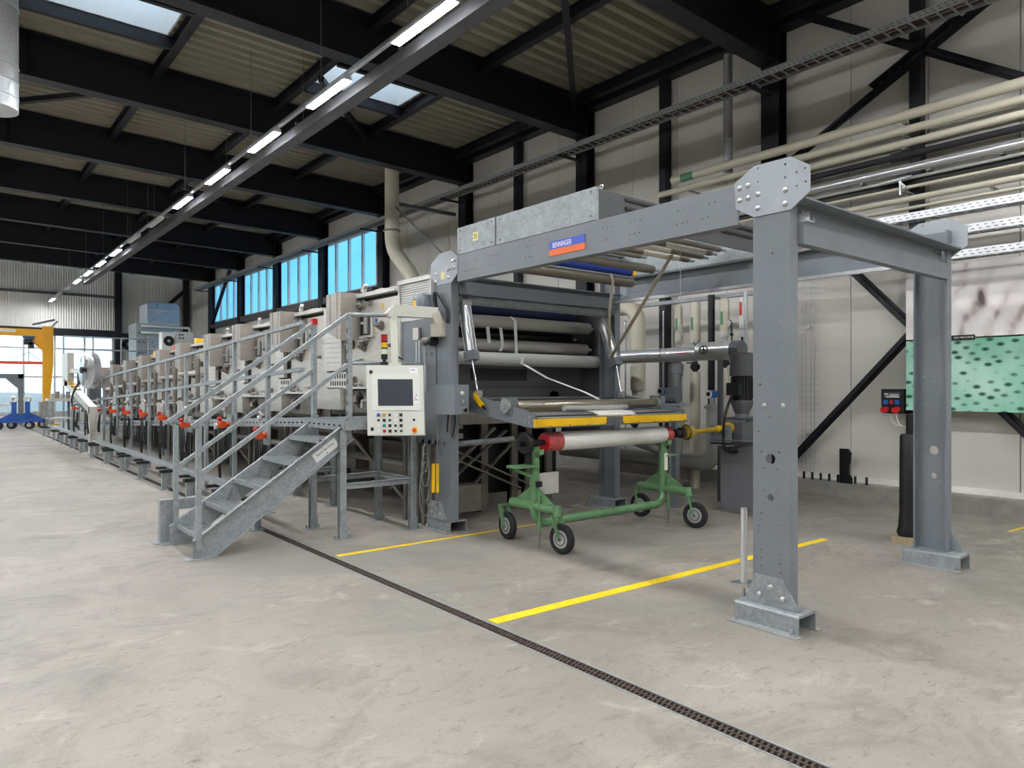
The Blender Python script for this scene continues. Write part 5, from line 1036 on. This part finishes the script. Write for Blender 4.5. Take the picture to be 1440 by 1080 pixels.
for i, (y, r, m_, zt) in enumerate(((7.75, .012, M_chrome, 2.9), (7.55, .02, M_pvcg, 2.9), (7.1, .014, M_chrome, 2.9), (8.6, .015, M_chrome, 2.8), (8.9, .012, M_pvcg, 2.8))):
    solo('thin_riser', MB().cyl((9.6, y, .3), (9.6, y, zt), r, 10), m_, ['thin chrome riser right of the cream elbow', 'grey plastic riser right of the cream elbow', 'thin chrome riser between two cream supply pipes', 'thin chrome riser left of the cream elbow', 'thin grey riser furthest left behind the cylinder'][i], 'pipe')
solo('tall_steel_tube', MB().cyl((8.9, 5.72, 0), (8.9, 5.72, 2.95), .03, 12), M_alu, 'upright aluminium tube beside the front gantry post', 'tube')
solo('strut_rail', MB().box(9.55, 9.65, 5.5, 9.6, 3.0, 3.06).box(9.6, 10.46, 6.0, 6.04, 3.0, 3.06).box(9.6, 10.46, 9.0, 9.04, 3.0, 3.06), M_galv, 'galvanised strut rail carrying the supply pipes', 'rail')
# grey floor pipework
fp = thing('floor_pipework', 'thick grey plastic pipe with elbow along the plinth behind the trolley', 'pipe', (9.4, 7, .3))
part('upright', MB().tube([(9.2, 6.45, 1.35), (9.2, 6.45, .66)]+arc((9.2, 6.67, .66), .22, 180, 270, (0, 1, 0), (0, 0, 1), 8)[1:]+[Vector((9.2, 9.8, .44))], .12, 18), M_pvcg, fp); part('flange', MB().cyl((9.2, 6.45, 1.28), (9.2, 6.45, 1.32), .15, 18), M_pvcg, fp)
part('rear_run', MB().cyl((9.75, 6.2, .45), (9.75, 9.6, .45), .1, 16), M_pvcg, fp); part('branch', MB().tube([(9.0, 7.9, .7), (9.0, 7.5, .62), (9.15, 7.3, .5)], .06, 12), M_pvcg, fp)
for i, (x, y, z) in enumerate(((9.15, 6.46, 1.46), (9.0, 5.62, 1.68), (8.9, 7.05, 1.40), (9.3, 7.5, 1.5))):
    t = thing('flow_meter', ['blue and white flow meter on the grey upright pipe', 'blue flow transmitter beside the front gantry post', 'blue valve head behind the yellow guard bar', 'blue flow meter left of the geared motor'][i], 'flow meter', (x, y, z-.1))
    part('sensor', MB().cyl((x, y, z-.12), (x, y, z), .035, 12), M_alu, t); part('head', MB().cyl((x-.08, y, z+.04), (x+.08, y, z+.04), .06, 16), M_blue, t); part('cover', MB().cyl((x-.09, y, z+.04), (x-.08, y, z+.04), .062, 16), M_white, t)
    part('window', MB().cyl((x-.094, y, z+.04), (x-.09, y, z+.04), .035, 14), M_black, t); part('mount', MB().cyl((x, y, z-.3), (x, y, z-.12), .02, 8), M_pvcg, t)
    if i in (1, 2, 3): part('standpipe', MB().cyl((x, y, 0), (x, y, z-.3), .02, 8), M_pvcg, t)
# pictures
def pic_top():
    m = bpy.data.materials.new('drapery_print'); m.use_nodes = True; t = m.node_tree; N = t.nodes; L = t.links; b = N['Principled BSDF']; b.inputs['Roughness'].default_value = .6
    co = N.new('ShaderNodeTexCoord'); mp = N.new('ShaderNodeMapping'); mp.inputs['Scale'].default_value = (1, 1.0, .8); L.new(co.outputs['Object'], mp.inputs[0])
    n = N.new('ShaderNodeTexNoise'); n.inputs['Scale'].default_value = 1.25; n.inputs['Detail'].default_value = 2; n.inputs['Distortion'].default_value = 2.2; L.new(mp.outputs[0], n.inputs[0])
    w = N.new('ShaderNodeTexWave'); w.wave_type = 'RINGS'; w.inputs['Scale'].default_value = 1.1; w.inputs['Distortion'].default_value = 7; w.inputs['Detail'].default_value = 2; w.inputs['Detail Scale'].default_value = 1.2; L.new(mp.outputs[0], w.inputs[0])
    a = N.new('ShaderNodeMath'); a.operation = 'MULTIPLY_ADD'; L.new(w.outputs[1], a.inputs[0]); a.inputs[1].default_value = .35; L.new(n.outputs[0], a.inputs[2])
    r = N.new('ShaderNodeValToRGB'); L.new(a.outputs[0], r.inputs[0]); e = r.color_ramp.elements
    e[0].position = .36; e[0].color = (*lin((96, 86, 84)), 1); e[1].position = .58; e[1].color = (*lin((236, 228, 224)), 1)
    x = r.color_ramp.elements.new(.44); x.color = (*lin((190, 176, 172)), 1); x = r.color_ramp.elements.new(.85); x.color = (*lin((250, 246, 243)), 1)
    L.new(r.outputs[0], b.inputs['Base Color']); return m
def pic_green():
    m = bpy.data.materials.new('green_dimple_print'); m.use_nodes = True; t = m.node_tree; N = t.nodes; L = t.links; b = N['Principled BSDF']; b.inputs['Roughness'].default_value = .6
    co = N.new('ShaderNodeTexCoord'); mp = N.new('ShaderNodeMapping'); mp.inputs['Rotation'].default_value = (.5, 0, 0); mp.inputs['Scale'].default_value = (0, 6.2, 11); L.new(co.outputs['Object'], mp.inputs[0])
    v = N.new('ShaderNodeTexVoronoi'); v.inputs['Scale'].default_value = 1.0; v.inputs['Randomness'].default_value = .35; L.new(mp.outputs[0], v.inputs[0])
    r = N.new('ShaderNodeValToRGB'); L.new(v.outputs['Distance'], r.inputs[0]); e = r.color_ramp.elements
    e[0].position = .16; e[0].color = (*lin((44, 104, 84)), 1); e[1].position = .36; e[1].color = (1, 1, 1, 1)
    n = N.new('ShaderNodeTexNoise'); n.inputs['Scale'].default_value = 1.3; n.inputs['Detail'].default_value = 3; L.new(co.outputs['Object'], n.inputs[0])
    r2 = N.new('ShaderNodeValToRGB'); L.new(n.outputs[0], r2.inputs[0]); e = r2.color_ramp.elements; e[0].position = .35; e[0].color = (*lin((124, 200, 168)), 1); e[1].position = .68; e[1].color = (*lin((196, 236, 218)), 1)
    mx = N.new('ShaderNodeMix'); mx.data_type = 'RGBA'; mx.blend_type = 'MULTIPLY'; mx.inputs[0].default_value = 1; L.new(r2.outputs[0], mx.inputs[6]); L.new(r.outputs[0], mx.inputs[7]); L.new(mx.outputs[2], b.inputs['Base Color']); return m
M_p1, M_p2 = pic_top(), pic_green()
solo('wall_picture', MB().box(10.06, 10.085, 1.0, 4.05, 2.235, 3.17), M_p1, 'large print of pale folded drapery on the right wall', 'picture')
solo('wall_picture', MB().box(10.06, 10.085, 1.0, 4.05, 1.30, 2.215), M_p2, 'large print of green dimpled fabric on the right wall', 'picture')
cpn = thing('caption_strip', 'small black caption strip between the two wall prints', 'sign', (10.05, 3.3, 2.2)); part('strip', MB().box(10.045, 10.06, 3.24, 3.72, 2.2, 2.262), M_black, cpn)
text_mesh('caption_text', 'NG MACHINE', .036, mat('paper_white', (246, 246, 246)), facing((10.044, 3.36, 2.23), (0, -1, 0), (0, 0, 1)), cpn)
# socket box
sb = thing('socket_box', 'black power distribution box with blue and red sockets beside the green print', 'socket box', (10.1, 4.22, 1.2))
part('case', MB().prism([(4.07, 1.58), (4.365, 1.58), (4.365, 1.36), (4.34, 1.25), (4.07, 1.25)], 'x', 10.05, 10.25), M_black, sb)
part('breaker_window', MB().box(10.042, 10.05, 4.12, 4.33, 1.46, 1.535), M_greyd, sb)
for y0, y1, z in ((4.27, 4.32, 1.51), (4.14, 4.25, 1.5), (4.13, 4.30, 1.475)): part('label_strip', MB().box(10.038, 10.042, y0, y1, z-.008, z+.008), M_white, sb)
for y, m_ in ((4.30, M_blue), (4.225, mat('maroon_plastic', (150, 40, 56), .4, 0, .05, 5)), (4.15, M_blue)): part('socket', MB().box(10.02, 10.05, y-.026, y+.026, 1.375, 1.43), m_, sb)
for y in (4.30, 4.155): part('large_socket', MB().cyl((10.05, y, 1.305), (9.98, y, 1.295), .042, 14).box(9.975, 9.99, y-.045, y+.045, 1.27, 1.33), M_red, sb)
for y in (4.25, 4.17): part('cable', MB().tube(curve3((10.06, y, 1.25), (10.06, y, 1.05), (10.12, 4.06, 1.08)), .008, 6), M_white, sb)
# items on the plinth
for i, y in enumerate((5.56, 5.43, 5.30, 5.17, 5.04, 4.91, 4.79, 4.63)):
    nm = ['leftmost', 'second', 'third', 'fourth', 'fifth', 'sixth', 'seventh', 'rightmost, standing alone'][i]
    solo('plinth_peg', MB().cyl((10.2, y, .225), (10.2, y, .33), .018, 10).cyl((10.2, y, .33), (10.2, y, .335), .014, 10), M_black, 'short black peg on the concrete plinth, %s of the row' % nm, 'peg', group='black pegs on the plinth')
bk = thing('black_bracket', 'tall black scalloped bracket standing on the plinth', 'bracket', (10.18, 4.85, .225)); part('plate', MB().prism([(4.98, .225), (4.98, .72), (4.87, .72), (4.83, .66), (4.84, .56), (4.86, .46), (4.86, .36), (4.82, .3), (4.82, .225)], 'x', 10.15, 10.19), M_black, bk); part('flange', MB().box(10.13, 10.2, 4.96, 4.985, .225, .72), M_black, bk)
br = thing('black_roll', 'tall roll wrapped in black film leaning behind the right gantry post', 'roll', (7.8, 3.1, .05)); part('wrapping', MB().lathe([(0, .085), (.04, .1), (.1, .085), (.25, .075), (1.03, .07), (1.05, .06)], (7.78, 3.12, .07), (0, 0, 1), 20), mat('black_film', (24, 24, 27), .4, 0, .15, 10, .3, 20), br); part('wood_foot', MB().box(7.68, 7.9, 3.0, 3.24, 0, .07), mat('raw_wood', (176, 158, 128), .7, 0, .15, 9, stretch=(1, 6, 1)), br)
solo('black_tube', MB().cyl((7.98, 3.16, .0), (7.98, 3.16, 1.32), .05, 14), M_black, 'thin black tube behind the wrapped roll', 'tube')
cg = thing('wire_ladder', 'slim wire mesh cable ladder running up the right wall', 'cable ladder', (10.35, 5.6, .3))
for y in (5.5, 5.56, 5.64, 5.70): part('wire', MB().cyl((10.40, y, .3), (10.40, y, 3.4), .004, 6), M_alu, cg)
for i in range(31): part('rung_wire', MB().cyl((10.395, 5.42, .35+.1*i), (10.395, 5.78, .35+.1*i), .003, 5), M_alu, cg)
for z in (2.5, .85): part('clip', MB().box(10.36, 10.4, 5.55, 5.62, z, z+.05), M_alu, cg)

# ================================================================ FAR END AND UPPER LEFT
du = thing('spiral_duct', 'silver spiral air duct with perforated upper part hanging at the upper left', 'duct', (.434, 9.0, 4.45))
M_duct = mat('bright_zinc', (206, 212, 216), .36, .5, .03, 14)
part('outlet', MB().lathe([(0, .245), (0, .25), (.12, .25), (.125, .254), (.14, .254), (.145, .25), (.28, .25)], (.434, 9.0, 4.45), (0, 0, 1), 32), M_duct, du)
part('perforated_sleeve', MB().cyl((.434, 9.0, 4.73), (.434, 9.0, 5.5), .249, 32), mat('perforated_zinc', (168, 170, 170), .4, .6, .35, 90), du)
part('upper_run', MB().cyl((.434, 9.0, 5.5), (.434, 9.0, 7.55), .247, 32), M_duct, du)
for z in (4.74, 4.9, 5.5, 6.1): part('seam_ring', MB().torus((.434, 9.0, z), (0, 0, 1), .25, .006, 32, 6), M_duct, du)
M_cr = mat('crane_yellow', (244, 176, 16), .45, 0, .05, 2)
jc = thing('jib_crane', 'yellow pillar jib crane with hoist near the far windows', 'crane', (3.74, 36, 0))
part('pillar', MB().prism([(3.56, 4.2), (3.93, 4.2), (3.93, 2.6), (3.80, 1.0), (3.56, 1.0)], 'y', 35.8, 36.2), M_cr, jc)
part('plinth', MB().box(3.45, 3.95, 35.7, 36.3, 0, 1.0), M_conc, jc); part('floor_flange', MB().box(3.3, 4.1, 35.6, 36.4, 0, .06), M_cr, jc)
part('boom', MB().box(-1.5, 3.56, 35.9, 36.1, 3.76, 4.06), M_cr, jc); part('haunch', MB().prism([(3.56, 3.76), (2.95, 3.76), (3.56, 3.15)], 'y', 35.93, 36.07), M_cr, jc)
part('boom_label', MB().box(1.4, 2.62, 35.88, 35.9, 3.9, 4.02), M_white, jc); part('top_drive', MB().bar((3.2, 36, 4.25), (4.0, 36, 4.5), .1, .08).bar((3.9, 36, 4.2), (4.1, 36, 4.45), .08, .06), M_greyd, jc)
ho = part('hoist', MB().box(2.9, 3.2, 35.85, 36.15, 3.4, 3.62).box(3.05, 3.25, 35.85, 36.1, 3.25, 3.5), M_black, jc); part('hoist_trolley', MB().prism([(2.85, 3.76), (3.3, 3.76), (3.2, 3.62), (2.95, 3.62)], 'y', 35.85, 36.15), mat('hoist_blue', (52, 76, 108), .5, 0, .05, 3), ho)
part('chain', MB().cyl((3.08, 36, 2.7), (3.08, 36, 3.4), .015, 6), M_inoxd, ho); part('sling', MB().cyl((3.08, 36, 3.1), (2.4, 36, 2.72), .012, 6).cyl((3.08, 36, 3.1), (3.5, 36, 2.72), .012, 6), M_inoxd, ho)
part('spreader_beam', MB().box(1.6, 3.9, 35.95, 36.05, 2.58, 2.70), M_org, ho)
gf = thing('grey_gantry', 'pale grey portal frame below the jib crane at the far left', 'steel frame', (2.5, 38, 0)); part('post', MB().box(2.85, 3.05, 37.9, 38.1, 0, 2.2), M_grey, gf); part('beam', MB().box(-1, 3.05, 37.9, 38.1, 2.0, 2.2), M_grey, gf); part('knee', MB().prism([(2.85, 2.0), (2.4, 2.0), (2.85, 1.55)], 'y', 37.92, 38.08), M_grey, gf)
M_bt = mat('trolley_blue', (40, 84, 160), .45, 0, .06, 3)
for i, (x, y) in enumerate(((2.35, 33.0), (2.82, 33.5))):
    t = thing('blue_trolley', ['blue roll trolley at the far left, left of the pair', 'blue roll trolley at the far left, right of the pair'][i], 'trolley', (x, y, 0))
    part('upright', MB().box(x-.08, x+.08, y-.08, y+.08, .35, 1.05), M_bt, t); part('gusset', MB().prism([(x-.08, .62), (x-.45, .42), (x-.45, .36), (x+.45, .36), (x+.45, .42), (x+.08, .62)], 'y', y-.03, y+.03), M_bt, t)
    part('base_beam', MB().box(x-.62, x+.62, y-.07, y+.07, .26, .38), M_bt, t); part('bearing_ring', MB().torus((x, y, 1.14), (.3, 1, 0), .1, .045, 16, 8), M_white, t)
    for dx in (-.5, .5): w = part('wheel', MB().cyl((x+dx-.03, y-.06, .16), (x+dx+.03, y+.06, .16), .16, 18), M_tyre, t); part('rim', MB().cyl((x+dx-.035, y-.07, .16), (x+dx+.035, y+.07, .16), .08, 14), M_alu, w)
ta = thing('heat_exchanger', 'tall silver heat exchanger tower behind the far washing units', 'machine', (7.6, 33.6, 0))
M_tank = mat('tank_zinc', (182, 196, 208), .3, .7, .06, 3)
part('tower_body', MB().box(6.97, 8.23, 33, 34.5, 2.4, 4.9), M_tank, ta); part('rounded_top', MB().prism([(6.97, 4.9), (8.23, 4.9), (8.23, 5.1), (8.12, 5.22), (7.05, 5.22), (6.97, 5.14)], 'y', 33, 34.5), M_tank, ta)
for z in (4.85, 4.3, 3.7, 3.2): part('band', MB().box(6.95, 8.25, 32.98, 33, z, z+.05), M_inoxl, ta)
sd = part('bolted_side', MB().box(6.55, 6.96, 33.0, 34.5, 2.4, 4.3), M_galv, ta)
for i in range(4):
    for j in range(2): part('bolt_head', MB().cyl((6.66+.18*j, 33.0, 2.7+.4*i), (6.66+.18*j, 32.97, 2.7+.4*i), .03, 8), M_black, sd)
part('arch_cover', MB().lathe([(0, .38), (.06, .38)], (6.9, 32.95, 2.7), (0, -1, 0), 24), M_tank, ta)
for x in (6.7, 8.1): part('stand', MB().box(x-.08, x+.08, 33.1, 34.4, 0, 2.4), M_inoxd, ta)
for i, dz_ in enumerate((0, -.28)): part('pipe_loop', MB().tube([(6.7, 32.8, 4.18+dz_), (8.55-.2*i, 32.8, 4.18+dz_), (8.6-.2*i, 32.8, 4.1+dz_), (8.6-.2*i, 32.8, 3.2)], .05, 10), M_white, ta)
fc = thing('fan_unit', 'pale cooling unit with two round fans in front of the heat exchanger', 'cooling unit', (7.4, 30.2, 0))
part('case', MB().box(6.86, 7.34, 30, 30.5, 2.55, 3.76), M_white, fc)
for z in (3.42, 2.86): f_ = part('fan_grille', MB().torus((7.1, 29.98, z), (0, 1, 0), .17, .025, 24, 6).cyl((7.1, 30, z), (7.1, 29.975, z), .165, 20), M_black, fc); part('fan_hub', MB().cyl((7.1, 29.975, z), (7.1, 29.96, z), .06, 14), M_alu, f_)
part('control_case', MB().box(7.36, 8.0, 30, 30.4, 3.2, 3.8), M_inoxl, fc)
for x, z in ((7.5, 3.68), (7.6, 3.68), (7.5, 3.55), (7.62, 3.55), (7.56, 3.3)): part('gauge_dial', MB().cyl((x, 30, z), (x, 29.98, z), .035, 10), M_black, fc)
for x in (6.95, 7.9): part('stand', MB().box(x-.04, x+.04, 30.1, 30.4, 0, 3.2 if x > 7.4 else 2.55), M_inoxd, fc)
solo('crate', MB().box(5.2, 5.9, 23.6, 24.3, 2.23, 2.62), mat('cardboard_tan', (176, 142, 96), .8, 0, .1, 5), 'tan cardboard box lying on top of the far washing units', 'box')
ct = thing('control_cabinet', 'grey control cabinet beside the cable reel', 'cabinet', (3.66, 24, 0)); part('case', MB().box(3.5, 3.83, 24, 24.3, 1.1, 1.81), M_grey, ct); part('leg', MB().box(3.62, 3.70, 24.1, 24.2, 0, 1.1), M_galv, ct)
for i, (x0, x1, y0, y1, z1, m_, l) in enumerate(((4.2, 6.2, 28.4, 31.5, 2.2, M_galv, 'galvanised feed tower at the far end of the machine line'), (0.5, 2.6, 35.2, 36.2, .85, M_inoxl, 'low pale work bench at the far left'), (3.2, 4.0, 30.6, 31.6, 1.1, M_inox, 'stainless pump skid beyond the walkway'))):
    t = thing(['feed_tower', 'work_bench', 'pump_skid'][i], l, ['machine', 'bench', 'pump'][i], ((x0+x1)/2, (y0+y1)/2, 0))
    for x in (x0+.05, x1-.05):
        for y in (y0+.05, y1-.05): part('leg', MB().box(x-.04, x+.04, y-.04, y+.04, 0, z1), M_galv, t)
    part('top', MB().box(x0, x1, y0, y1, z1, z1+.1), m_, t); part('lower_shelf', MB().box(x0, x1, y0, y1, z1*.4, z1*.4+.05), m_, t)
    for q in range(4): part('fitting', MB().cyl((x0+.15+(x1-x0-.3)*q/3, y0+.3, z1+.1), (x0+.15+(x1-x0-.3)*q/3, y0+.3, z1+.28+.08*(q % 2)), .07, 12), M_inoxd if q % 2 else M_pvcg, t)
sr = thing('safety_rail', 'galvanised tube railing at the far end of the hall', 'railing', (5, 32.5, 0))
for x in (3.9, 4.9, 5.9, 6.9): part('post', MB().cyl((x, 32.5, 0), (x, 32.5, 3.6), .03, 8), M_galv, sr)
for z in (3.6, 3.1): part('bar', MB().cyl((3.9, 32.5, z), (6.9, 32.5, z), .03, 8), M_galv, sr)
